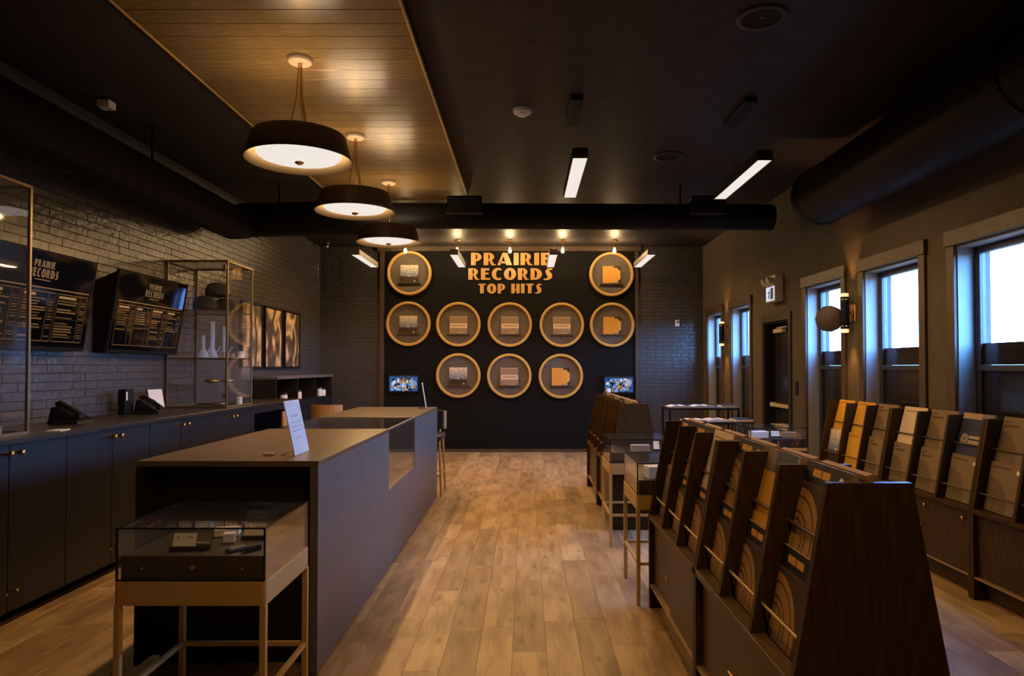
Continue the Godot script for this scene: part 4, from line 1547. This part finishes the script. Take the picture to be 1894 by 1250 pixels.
func word(parent: Node, text: String, c: Vector3, w: float, h: float, z: float, m: Material) -> void:   # each letter a part, the word centred on c, facing +z
	var total := -0.12
	for ch in text:
		total += WIDE[ch] + 0.12
	var k := w / total
	var x := c.x - w / 2
	for ch in text:
		if ch != " ":
			var b := MB.new()
			b.xf = Transform3D(Basis(), Vector3(0, 0, c.z))
			letter(b, ch, Vector2(x, c.y - h / 2), Vector2(k, h), z)
			part(parent, "letter", b, m)
		x += (WIDE[ch] + 0.12) * k


# ---------------------------------------------------------------- lamps
func pendant(label: String, x: float, d: float) -> void:
	var o := thing("pendant_lamp", label, "pendant lamp", V(x, 0, d), 0, "drum pendants under the wooden ceiling panel")
	var b := MB.new()
	b.lathe([Vector2(0, 3.515), Vector2(0.07, 3.515), Vector2(0.078, 3.523), Vector2(0.082, 3.54), Vector2(0.082, 3.55)], 28)
	part(o, "canopy", b, M.cream)
	for k in 3:
		b = MB.new()
		var a := TAU * k / 3.0 + 0.5
		b.tube([Vector3(cos(a) * 0.008, 3.52, sin(a) * 0.008), Vector3(cos(a) * 0.02, 3.3, sin(a) * 0.02), Vector3(cos(a) * 0.075, 3.0, sin(a) * 0.075)], 0.009 if k == 0 else 0.005, 8)
		part(o, "stem", b, M.brass)
	b = MB.new()   # the shade: dark outside, gold inside
	b.lathe([Vector2(0.345, 2.862), Vector2(0.347, 2.868), Vector2(0.335, 2.9), Vector2(0.305, 3.015), Vector2(0.296, 3.03), Vector2(0.29, 3.03)], 56)
	part(o, "shade", b, M.bronze)
	b = MB.new()
	b.lathe([Vector2(0.29, 3.03), Vector2(0.292, 3.015), Vector2(0.322, 2.9), Vector2(0.34, 2.866), Vector2(0.345, 2.862)], 56)
	part(o, "shade_lining", b, M.gold_paint)
	b = MB.new()
	b.lathe([Vector2(0, 2.861), Vector2(0.1, 2.863), Vector2(0.19, 2.871), Vector2(0.255, 2.886), Vector2(0.27, 2.9), Vector2(0.27, 2.93), Vector2(0, 2.93)], 48)
	part(o, "diffuser", b, M.lamp_glow)
	b = MB.new()
	b.lathe([Vector2(0, 2.995), Vector2(0.26, 2.995), Vector2(0.262, 3.0), Vector2(0.26, 3.012), Vector2(0.0, 3.012)], 48)
	part(o, "upper_diffuser", b, M.up_glow)
	b = MB.new()
	b.lathe([Vector2(0, 2.836), Vector2(0.012, 2.838), Vector2(0.026, 2.846), Vector2(0.03, 2.854), Vector2(0.018, 2.859), Vector2(0.008, 2.864)], 18)
	part(o, "finial", b, M.brass)
	for k in 3:
		b = MB.new()
		var a := TAU * k / 3.0
		b.cyl(Vector3(cos(a) * 0.25, 2.93, sin(a) * 0.25), Vector3(cos(a) * 0.325, 2.935, sin(a) * 0.325), 0.004, 0.004, 6)
		part(o, "bracket", b, M.brass)
	var l := SpotLight3D.new()
	l.name = "pendant_light"
	l.position = Vector3(0, 2.83, 0)
	l.rotation_degrees.x = -90
	l.spot_angle = 86.5
	l.spot_angle_attenuation = 0.12
	l.spot_attenuation = 2.0
	l.spot_range = 30.0
	l.light_size = 0.03
	l.light_color = WARM
	l.light_energy = E_PENDANT
	l.shadow_enabled = true
	o.add_child(l)
	var u := SpotLight3D.new()
	u.name = "pendant_uplight"
	u.position = Vector3(0, 3.02, 0)
	u.rotation_degrees.x = 90
	u.spot_angle = 80
	u.spot_angle_attenuation = 0.8
	u.spot_attenuation = 2.0
	u.spot_range = 30.0
	u.light_size = 0.1
	u.light_color = WARM
	u.light_energy = E_UP
	u.shadow_enabled = true
	o.add_child(u)


func linear_lamp(label: String, x: float, d0: float, canopy: bool) -> void:
	var o := thing("linear_lamp", label, "ceiling lamp", V(x, 0, d0), 0, "hanging linear lamps")
	var L := 1.2
	var b := MB.new()
	b.bx(-0.0575, 0.0575, 3.052, 3.115, -L, 0, 0.003)
	b.bx(-0.0575, -0.053, 3.036, 3.053, -L, 0)
	b.bx(0.053, 0.0575, 3.036, 3.053, -L, 0)
	b.bx(-0.053, 0.053, 3.036, 3.053, -0.005, 0)
	b.bx(-0.053, 0.053, 3.036, 3.053, -L, -L + 0.005)
	part(o, "housing", b, M.charcoal if canopy else M.cream)
	b = MB.new()
	b.bx(-0.0525, 0.0525, 3.04, 3.0515, -L + 0.006, -0.006)
	part(o, "diffuser", b, M.lamp_glow)
	for z in [-0.35, -L + 0.35]:
		for sx in [-0.03, 0.03]:
			b = MB.new()
			b.cyl(Vector3(sx, 3.11, z), Vector3(sx, 3.6, z), 0.0012, 0.0012, 5, false)
			part(o, "cable", b, M.steel)
	b = MB.new()
	b.bx(-0.05, 0.05, 3.585, CH, -0.88, -0.3, 0.004)
	part(o, "canopy", b, M.black)
	var l := AreaLight3D.new()
	l.name = "linear_light"
	l.area_size = Vector2(0.1, 1.17)
	l.position = Vector3(0, 3.034, -L / 2)
	l.rotation_degrees.x = -90
	l.light_color = WARM
	l.light_energy = E_LINEAR
	l.area_range = 30.0
	l.area_attenuation = 2.0
	l.shadow_enabled = true
	o.add_child(l)


func bulb_lamp(label: String, x: float, d: float) -> void:
	var o := thing("bulb_lamp", label, "bulb lamp", V(x, 0, d), 0, "bare bulbs over the record wall")
	var b := MB.new()
	b.lathe([Vector2(0, 3.6), Vector2(0.05, 3.602), Vector2(0.058, 3.61), Vector2(0.058, 3.63)], 20)
	part(o, "canopy", b, M.brass)
	b = MB.new()
	b.cyl(Vector3(0, 3.54, 0), Vector3(0, 3.61, 0), 0.008, 0.008, 10)
	part(o, "stem", b, M.brass)
	b = MB.new()
	b.lathe([Vector2(0, 3.505), Vector2(0.02, 3.505), Vector2(0.022, 3.53), Vector2(0.014, 3.548), Vector2(0, 3.55)], 16)
	part(o, "socket", b, M.brass)
	b = MB.new()
	b.lathe([Vector2(0, 3.405), Vector2(0.014, 3.408), Vector2(0.026, 3.42), Vector2(0.031, 3.437), Vector2(0.028, 3.458), Vector2(0.018, 3.485), Vector2(0.014, 3.507), Vector2(0, 3.507)], 20)
	part(o, "bulb", b, M.bulb_glow)
	var l := OmniLight3D.new()
	l.name = "bulb_light"
	l.position = Vector3(0, 3.44, 0)
	l.omni_range = 30.0
	l.omni_attenuation = 2.0
	l.light_size = 0.02
	l.light_color = Color(1.0, 0.84, 0.6)
	l.light_energy = E_BULB
	l.shadow_enabled = true
	o.add_child(l)


func sconce(label: String, d: float) -> void:
	var o := thing("wall_sconce", label, "wall lamp", V(XR, 0, d), 0, "up and down sconces between the windows")
	var b := MB.new()
	b.bx(-0.012, 0.0, 1.93, 2.1, -0.05, 0.05, 0.004)
	b.bx(-0.05, -0.008, 2.0, 2.03, -0.015, 0.015, 0.003)
	part(o, "wall_plate", b, M.brass)
	b = MB.new()
	b.lathe([Vector2(0.036, 1.86), Vector2(0.04, 1.866), Vector2(0.04, 2.164), Vector2(0.036, 2.17)], 24, Transform3D(Basis(), Vector3(-0.085, 0, 0)))
	part(o, "tube", b, M.black)
	for up in [-1.0, 1.0]:
		var y: float = 2.015 + up * 0.16
		b = MB.new()
		b.lathe([Vector2(0.03, y - 0.028), Vector2(0.036, y - 0.028), Vector2(0.036, y + 0.028), Vector2(0.03, y + 0.028)], 24, Transform3D(Basis(), Vector3(-0.085, 0, 0)))
		b.lathe([Vector2(0, y + up * 0.024), Vector2(0.033, y + up * 0.024), Vector2(0.033, y + up * 0.02), Vector2(0, y + up * 0.02)], 24, Transform3D(Basis(), Vector3(-0.085, 0, 0)))
		part(o, "lit_glass_end", b, M.sconce_glow)
		b = MB.new()
		y = 2.015 + up * 0.128
		b.lathe([Vector2(0.04, y - 0.005), Vector2(0.043, y - 0.005), Vector2(0.043, y + 0.005), Vector2(0.04, y + 0.005)], 24, Transform3D(Basis(), Vector3(-0.085, 0, 0)))
		part(o, "collar", b, M.brass)
		var l := SpotLight3D.new()
		l.name = "sconce_light"
		l.position = Vector3(-0.085, 2.015 + up * 0.21, 0)
		l.rotation_degrees.x = 90 * up
		l.spot_angle = 32
		l.spot_angle_attenuation = 0.7
		l.spot_attenuation = 2.0
		l.spot_range = 20.0
		l.light_size = 0.03
		l.light_color = Color(1.0, 0.7, 0.38)
		l.light_energy = E_SCONCE
		l.shadow_enabled = true
		o.add_child(l)


# ---------------------------------------------------------------- the record racks
const LEAN := 0.1845


func half_width(h: float) -> float:
	return 0.231 - LEAN * (h - 0.58)


func sleeve_mesh(kind: String, thick: float) -> ArrayMesh:
	var key := "sleeve_%s_%.3f" % [kind, thick]
	if M.has(key):
		return M[key]
	var w := 0.315
	var f := MB.new()
	f.picture(Vector3(0, w / 2, thick / 2), w, w)
	var e := MB.new()
	e.box(Vector3(0, w / 2, 0), Vector3(w, w, thick), 0.0, 1, "z+")
	M[key] = mesh_of([f, cover(kind), e, M.card_edge])
	return M[key]


func place_sleeve(kind: String, thick: float, label: String, at: Vector3, turn: float, lean: float, group: String) -> void:
	var o := MeshInstance3D.new()
	o.mesh = sleeve_mesh(kind, thick)
	o.name = numbered("record_sleeve")
	add_child(o)
	o.position = at
	o.rotation = Vector3(-lean, turn, 0)
	tag(o, label, "record sleeve", group)


func rack(label: String, at: Vector3, both: bool, group: String) -> Node3D:   # three bays; local z 0 is the near end, -1.15 the far end, x 0 the spine
	var o := thing("record_rack", label, "display rack", at, 0, group)
	var door_wood: Material = M.rack_light if both else M.rack_dark
	var L := 1.15
	var bays := 3
	var sides := [-1.0, 1.0] if both else [-1.0]
	var x1 := 0.235 if both else 0.0
	var b := MB.new()
	b.bx(-0.19, 0.19 if both else 0.0, 0.12, 0.55, -L + 0.03, -0.03)
	b.bx(-0.15, 0.15 if both else 0.0, 0.0, 0.12, -L + 0.03, -0.03)
	part(o, "cabinet_body", b, M.rack_dark)
	b = MB.new()
	b.bx(-0.005, 0.005, 0.55, 1.155, -L, 0)
	part(o, "spine_panel", b, M.rack_dark)
	b = MB.new()
	b.bx(-0.235, x1, 0.55, 0.58, -L + 0.001, -0.001, 0.002, 2)
	part(o, "ledge", b, door_wood)
	for k in bays + 1:
		var z := -0.014 - (L - 0.028) * k / bays
		var lower := k == 0 or k == bays
		if lower and both:
			b = MB.new()
			b.prism([Vector2(-0.235, 0.0), Vector2(0.235, 0.0), Vector2(0.235, 0.58), Vector2(half_width(0.58), 0.581), Vector2(half_width(1.16), 1.16), Vector2(-half_width(1.16), 1.16), Vector2(-half_width(0.58), 0.581), Vector2(-0.235, 0.58)], z - 0.0135, z + 0.0135)
			part(o, "end_panel", b, M.rack_dark)
			continue
		for s in sides:
			b = MB.new()
			var p := [Vector2(0.006 * s, 0.581), Vector2(s * half_width(0.58), 0.581), Vector2(s * half_width(1.16), 1.16), Vector2(0.006 * s, 1.16)]
			b.prism(p, z - 0.013, z + 0.013)
			part(o, "divider", b, M.rack_dark)
		if lower:
			b = MB.new()
			b.bx(-0.235, x1, 0.0, 0.549, z - 0.013, z + 0.013)
			part(o, "end_panel", b, M.rack_dark)
	for s in sides:
		for q in [[0.685, 0.006], [0.97, 0.006]]:
			b = MB.new()
			var x: float = s * (half_width(q[0]) - (0.022 if q[0] < 0.8 else 0.062))
			b.cyl(Vector3(x, q[0], -0.02), Vector3(x, q[0], -L + 0.02), q[1], q[1], 8)
			part(o, "rail", b, M.rail_brass if q[0] < 0.8 and both else M.bronze)
		b = MB.new()
		b.bx(s * 0.006, s * (half_width(0.87) - 0.074), 0.86, 0.868, -L + 0.03, -0.03)
		part(o, "upper_ledge", b, M.rack_dark)
		# sliding doors: the near one runs in front of the far one
		b = MB.new()
		b.bx(s * 0.208, s * 0.222, 0.15, 0.545, -L / 2 - 0.01, -0.03, 0.001)
		var dn := part(o, "door", b, door_wood)
		b = MB.new()
		b.bx(s * 0.191, s * 0.204, 0.15, 0.545, -L + 0.03, -L / 2 + 0.02, 0.001)
		part(o, "door", b, door_wood)
		b = MB.new()
		b.bx(s * 0.19, s * 0.232, 0.138, 0.149, -L + 0.03, -0.03)
		part(o, "track", b, M.rail_brass)
		b = MB.new()
		b.cyl(Vector3(s * 0.222, 0.36, -L / 2 + 0.025), Vector3(s * 0.246, 0.36, -L / 2 + 0.025), 0.004, 0.004, 8)
		b.cyl(Vector3(s * 0.246, 0.36, -L / 2 - 0.002), Vector3(s * 0.246, 0.36, -L / 2 + 0.052), 0.005, 0.005, 8)
		part(dn, "pull", b, M.brass)
		if not both:
			for z in [-0.07, -0.5]:
				b = MB.new()
				b.xf = Transform3D(Basis(Vector3.BACK, PI / 2), Vector3(-0.222, 0.505, z))
				b.lathe([Vector2(0.006, 0), Vector2(0.006, 0.008), Vector2(0.012, 0.012), Vector2(0.013, 0.02), Vector2(0.008, 0.026), Vector2(0, 0.027)], 12)
				part(dn, "knob", b, M.brass)
	return o


const WHAT := {
	"kraft": "kraft sleeve with groove arcs", "kraft_dot": "kraft sleeve with pale dot", "gold": "plain mustard sleeve", "beige": "pale cream sleeve", "navy": "navy sleeve with cream band",
	"navy_gold": "slate blue sleeve with gold block", "header": "brown sleeve with black header", "sky": "prairie sky picture sleeve",
}


func fill_rack(at: Vector3, side: float, upper: Array, lower: Array, where: String, group: String, far_first := true) -> void:
	# bays counted from the near end of the rack that stands at `at`
	for tier in 2:
		var kinds: Array = upper if tier == 0 else lower
		for k in kinds.size():
			if kinds[k] == "":
				continue
			var thick := 0.022 if tier == 0 else 0.012
			var off := 0.078 if tier == 0 else 0.06
			var h := 0.872 if tier == 0 else 0.584
			var z: float = at.z - 0.014 - 1.122 * (k + 0.5) / 3.0
			var x: float = at.x + side * (half_width(h) - off)
			var lab: String = "%s, %s tier, %s bay, %s" % [WHAT[kinds[k]], ["upper", "lower"][tier], ["nearest", "middle", "farthest"][k], where]
			place_sleeve(kinds[k], thick, lab, Vector3(x, h, z), PI / 2 * side, atan(0.26) if tier == 0 else atan(LEAN), group)


# ---------------------------------------------------------------- brass display tables with a glass case
func case_table(label: String, at: Vector3, turn: float, group := "brass glass-topped display tables") -> Node3D:   # 0.573 wide (x), 0.51 deep (z), centre at the origin
	var o := thing("display_table", label, "display table", at, turn, group)
	var w := 0.2865
	var d := 0.257
	for sx in [-1.0, 1.0]:
		for sz in [-1.0, 1.0]:
			var b := MB.new()
			b.box(Vector3(sx * (w - 0.012), 0.3, sz * (d - 0.012)), Vector3(0.024, 0.6, 0.024), 0.002)
			part(o, "leg", b, M.brass_satin)
	var b := MB.new()
	for s in [-1.0, 1.0]:
		b.box(Vector3(0, 0.645, s * (d - 0.006)), Vector3(w * 2 - 0.03, 0.09, 0.012), 0.002)
		b.box(Vector3(s * (w - 0.006), 0.645, 0), Vector3(0.012, 0.09, d * 2 - 0.03), 0.002)
		for q in [-1.0, 1.0]:
			b.cyl(Vector3(s * (w - 0.0165), 0.6, q * (d - 0.0165)), Vector3(s * (w - 0.0165), 0.69, q * (d - 0.0165)), 0.0165, 0.0165, 20)
	b.box(Vector3(0, 0.683, 0), Vector3(w * 2 - 0.02, 0.014, d * 2 - 0.02))
	part(o, "apron", b, M.brass_satin)
	for s in [-1.0, 1.0]:
		b = MB.new()
		b.box(Vector3(0, 0.26, s * (d - 0.012)), Vector3(w * 2 - 0.05, 0.02, 0.018), 0.001)
		part(o, "stretcher", b, M.brass_satin)
		b = MB.new()
		b.box(Vector3(s * (w - 0.012), 0.26, 0), Vector3(0.018, 0.02, d * 2 - 0.05), 0.001)
		part(o, "stretcher", b, M.brass_satin)
	b = MB.new()
	b.box(Vector3(0, 0.737, 0), Vector3(w * 2 - 0.03, 0.09, d * 2 - 0.04), 0.002, 0)
	var dr := part(o, "drawer", b, M.walnut)
	b = MB.new()
	b.xf = Transform3D(Basis(Vector3.RIGHT, PI / 2), Vector3(0, 0.742, d - 0.0205))
	b.lathe([Vector2(0.005, 0), Vector2(0.005, 0.002), Vector2(0.011, 0.003), Vector2(0.013, 0.005), Vector2(0.01, 0.0075), Vector2(0, 0.0085)], 16)
	part(dr, "knob", b, M.brass)
	for s in [-0.19, 0.19]:
		b = MB.new()
		b.xf = Transform3D(Basis(Vector3.RIGHT, PI / 2), Vector3(s, 0.735, d - 0.0205))
		b.lathe([Vector2(0.006, 0), Vector2(0.006, 0.005), Vector2(0.004, 0.008), Vector2(0, 0.009)], 12)
		part(dr, "lock", b, M.brass)
	for s in [-1.0, 1.0]:
		b = MB.new()
		b.box(Vector3(0, 0.79, s * (d - 0.008)), Vector3(w * 2 - 0.014, 0.196, 0.006))
		part(o, "glass_pane", b, M.glass)
		b = MB.new()
		b.box(Vector3(s * (w - 0.008), 0.79, 0), Vector3(0.006, 0.196, d * 2 - 0.022))
		part(o, "glass_pane", b, M.glass)
	b = MB.new()
	b.box(Vector3(0, 0.891, 0), Vector3(w * 2 - 0.008, 0.006, d * 2 - 0.008))
	part(o, "glass_top", b, M.glass)
	b = MB.new()
	for s in [-1.0, 1.0]:
		for q in [-1.0, 1.0]:
			b.box(Vector3(s * (w - 0.0075), 0.79, q * (d - 0.0075)), Vector3(0.007, 0.196, 0.007))
		b.box(Vector3(0, 0.8895, s * (d - 0.0045)), Vector3(w * 2 - 0.008, 0.006, 0.004))
		b.box(Vector3(0, 0.694, s * (d - 0.0075)), Vector3(w * 2 - 0.014, 0.006, 0.009))
		b.box(Vector3(s * (w - 0.0045), 0.8895, 0), Vector3(0.004, 0.006, d * 2 - 0.008))
	part(o, "glass_edge", b, M.black_gloss)
	return o


func tall_case(label: String, x0: float, x1: float, d0: float, d1: float, y0: float, y1: float, shelves: Array) -> Node3D:
	var o := thing("glass_cabinet", label, "display case", V((x0 + x1) / 2, y0, (d0 + d1) / 2), 0, "")
	var w := (x1 - x0) / 2
	var d := (d1 - d0) / 2
	var h := y1 - y0
	var t := 0.02
	for sx in [-1.0, 1.0]:
		for sz in [-1.0, 1.0]:
			var b := MB.new()
			b.box(Vector3(sx * (w - t / 2), h / 2, sz * (d - t / 2)), Vector3(t, h, t), 0.002)
			part(o, "post", b, M.case_brass)
	for y in [t / 2, h - t / 2]:
		for s in [-1.0, 1.0]:
			var b := MB.new()
			b.box(Vector3(0, y, s * (d - t / 2)), Vector3(w * 2 - 2 * t, t, t), 0.002)
			part(o, "rail", b, M.case_brass)
			b = MB.new()
			b.box(Vector3(s * (w - t / 2), y, 0), Vector3(t, t, d * 2 - 2 * t), 0.002)
			part(o, "rail", b, M.case_brass)
	for s in [-1.0, 1.0]:
		var b := MB.new()
		b.box(Vector3(0, h / 2, s * (d - t / 2)), Vector3(w * 2 - 2 * t, h - 2 * t, 0.006))
		part(o, "glass_pane", b, M.glass)
	var g := MB.new()
	g.box(Vector3(w - t / 2, h / 2, 0), Vector3(0.006, h - 2 * t, d * 2 - 2 * t))
	part(o, "glass_door", g, M.glass)
	g = MB.new()
	g.box(Vector3(0, h - t / 2, 0), Vector3(w * 2 - 2 * t, 0.006, d * 2 - 2 * t))
	part(o, "glass_top", g, M.glass)
	for y in shelves:
		var b := MB.new()
		b.box(Vector3(0, y - y0 - 0.004, 0), Vector3(w * 2 - t - 0.024, 0.008, d * 2 - t - 0.024))
		var sh := part(o, "shelf", b, M.glass)
		if absf(y - 1.33) < 0.01:
			continue
		b = MB.new()
		b.box(Vector3(0, y - y0 - 0.006, d - t / 2 - 0.004), Vector3(w * 2 - 2 * t, 0.012, 0.008))
		part(sh, "shelf_edge", b, M.bronze)
		b = MB.new()
		b.box(Vector3(0, y - y0 - 0.006, -d + t / 2 + 0.004), Vector3(w * 2 - 2 * t, 0.012, 0.008))
		part(sh, "shelf_edge", b, M.bronze)
	for y in [0.12, h - 0.07]:
		var b := MB.new()
		b.box(Vector3(w - 0.035, y, d - 0.012), Vector3(0.03, 0.05, 0.024), 0.002)
		part(o, "hinge", b, M.brass)
	return o


func bar_stool(label: String, at: Vector3, turn: float) -> Node3D:
	var o := thing("bar_stool", label, "bar stool", at, turn, "leather bar stools")
	for sx in [-1.0, 1.0]:
		for sz in [-1.0, 1.0]:
			var b := MB.new()
			b.cyl(Vector3(sx * 0.205, 0.0, sz * 0.2), Vector3(sx * 0.18, 0.64, sz * 0.17), 0.012, 0.014, 10)
			part(o, "leg", b, M.brass_satin)
	var b := MB.new()
	for s in [-1.0, 1.0]:
		b.cyl(Vector3(-0.195, 0.24, s * 0.188), Vector3(0.195, 0.24, s * 0.188), 0.009, 0.009, 8)
		b.cyl(Vector3(s * 0.195, 0.24, -0.188), Vector3(s * 0.195, 0.24, 0.188), 0.009, 0.009, 8)
	part(o, "footrest", b, M.brass_satin)
	b = MB.new()
	b.box(Vector3(0, 0.675, 0), Vector3(0.43, 0.07, 0.41), 0.022)
	part(o, "seat", b, M.leather_black)
	b = MB.new()   # a curved back
	var bk := MB.new()
	for i in 8:
		var a0 := lerpf(-0.9, 0.9, i / 8.0)
		var a1 := lerpf(-0.9, 0.9, (i + 1) / 8.0)
		var c := Vector3(0, 0, 0.05)
		for q in [[b, 0.25, 0.283], [bk, 0.226, 0.25]]:
			var P := []
			for y in [0.75, 0.955]:
				for a in [a0, a1]:
					for r in [q[1], q[2]]:
						P.append(c + Vector3(sin(a) * r, y + (0.012 if y > 0.9 else 0.0), cos(a) * r * 0.75))
			var n0 := Vector3(sin((a0 + a1) / 2), 0, cos((a0 + a1) / 2))
			q[0].quad(P[1], P[3], P[7], P[5], n0)
			q[0].quad(P[0], P[2], P[6], P[4], -n0)
			q[0].quad(P[4], P[5], P[7], P[6], Vector3.UP)
			q[0].quad(P[0], P[1], P[3], P[2], Vector3.DOWN)
			if i == 0:
				q[0].quad(P[0], P[1], P[5], P[4], Vector3.LEFT)
			if i == 7:
				q[0].quad(P[2], P[3], P[7], P[6], Vector3.RIGHT)
	part(o, "backrest", b, M.leather_tan)
	part(o, "back_cushion", bk, M.leather_black)
	for s in [-0.14, 0.14]:
		b = MB.new()
		b.cyl(Vector3(s, 0.66, 0.18), Vector3(s, 0.78, 0.235), 0.011, 0.011, 8)
		part(o, "back_post", b, M.brass_satin)
	return o


func desk_phone(label: String, at: Vector3, turn: float) -> void:
	var o := thing("desk_phone", label, "telephone", at, turn, "desk phones on the back counter")
	var b := MB.new()   # seen from the side: wedge on a stand, front towards +z
	var side := [Vector2(-0.11, 0.0), Vector2(0.11, 0.0), Vector2(0.11, 0.02), Vector2(-0.06, 0.125), Vector2(-0.085, 0.115)]
	b.xf = Transform3D(Basis(Vector3.UP, -PI / 2), Vector3.ZERO)
	b.prism(side, -0.1, 0.09)
	part(o, "base", b, M.black_gloss)
	var slope := Transform3D(Basis(Vector3.RIGHT, 0.553), Vector3(0, 0.079, 0.02))
	b = MB.new()
	b.xf = slope
	b.box(Vector3(0.04, 0.004, -0.055), Vector3(0.1, 0.008, 0.05), 0.002)
	part(o, "display", b, M.phone_screen)
	for r in 4:
		for c in 3:
			b = MB.new()
			b.xf = slope
			b.box(Vector3(0.01 + 0.03 * c, 0.003, -0.005 + 0.022 * r), Vector3(0.02, 0.008, 0.013), 0.002)
			part(o, "key", b, M.charcoal)
	b = MB.new()
	b.xf = slope
	b.box(Vector3(-0.065, 0.04, 0), Vector3(0.036, 0.022, 0.2), 0.009)
	b.box(Vector3(-0.065, 0.022, -0.085), Vector3(0.046, 0.034, 0.05), 0.012)
	b.box(Vector3(-0.065, 0.022, 0.085), Vector3(0.046, 0.034, 0.05), 0.012)
	part(o, "handset", b, M.black)
	b = MB.new()
	var pts := []
	for i in 60:
		var f := i / 59.0
		pts.append(Vector3(-0.11 - 0.03 * sin(f * PI) + 0.007 * cos(f * 80.0), 0.012 + 0.007 * sin(f * 80.0), lerpf(0.1, -0.07, f)))
	b.tube(pts, 0.003, 5)
	part(o, "cord", b, M.black)


func sign_holder(label: String, at: Vector3, turn: float, w: float, h: float, lean: float) -> void:   # a leaning printed sheet in clear acrylic, facing +z
	var o := thing("sign_holder", label, "sign holder", at, turn, "")
	var b := MB.new()
	b.xf = Transform3D(Basis(Vector3.RIGHT, -lean), Vector3.ZERO)
	b.box(Vector3(0, h / 2 + 0.002, 0), Vector3(w, h, 0.005), 0.001)
	part(o, "sheet", b, M.paper)
	for q in [[0.72, 0.5, 0.012], [0.6, 0.7, 0.006], [0.52, 0.62, 0.006], [0.44, 0.7, 0.006], [0.3, 0.4, 0.006]]:
		b = MB.new()
		b.xf = Transform3D(Basis(Vector3.RIGHT, -lean), Vector3.ZERO)
		b.box(Vector3(0, h * q[0], 0.0027), Vector3(w * q[1], q[2], 0.0006))
		part(o, "print_line", b, M.sheet_ink)
	b = MB.new()
	b.box(Vector3(0, 0.002, -0.04), Vector3(w, 0.004, 0.09), 0.001)
	part(o, "foot", b, M.glass)


func plain_box(called: String, label: String, category: String, at: Vector3, s: Vector3, m: Material, turn := 0.0, group := "") -> void:   # a small folded carton with a lid
	var o := thing(called, label, category, at, turn, group)
	var b := MB.new()
	b.box(Vector3(0, s.y * 0.41, 0), Vector3(s.x * 0.97, s.y * 0.82, s.z * 0.97), 0.001)
	part(o, "body", b, m)
	b = MB.new()
	b.box(Vector3(0, s.y * 0.86, 0), Vector3(s.x, s.y * 0.28, s.z), 0.001)
	part(o, "lid", b, m)


func card(called: String, label: String, at: Vector3, turn: float, w: float, h: float) -> void:   # a price card standing in a wooden foot
	var o := thing(called, label, "card", at, turn, "price cards in the display cases")
	var b := MB.new()
	b.xf = Transform3D(Basis(Vector3.RIGHT, -0.4), Vector3(0, 0.008, 0))
	b.box(Vector3(0, h / 2, 0), Vector3(w, h, 0.002))
	var c := part(o, "card", b, M.paper_warm)
	b = MB.new()
	b.xf = Transform3D(Basis(Vector3.RIGHT, -0.4), Vector3(0, 0.008, 0))
	b.box(Vector3(-w * 0.3, h * 0.7, 0.0013), Vector3(w * 0.08, h * 0.22, 0.0006))
	b.box(Vector3(w * 0.22, h * 0.72, 0.0013), Vector3(w * 0.3, h * 0.07, 0.0006))
	part(c, "print", b, M.print_grey)
	b = MB.new()
	b.box(Vector3(0, 0.007, 0), Vector3(w * 1.15, 0.014, 0.03), 0.002)
	part(o, "foot", b, M.walnut)
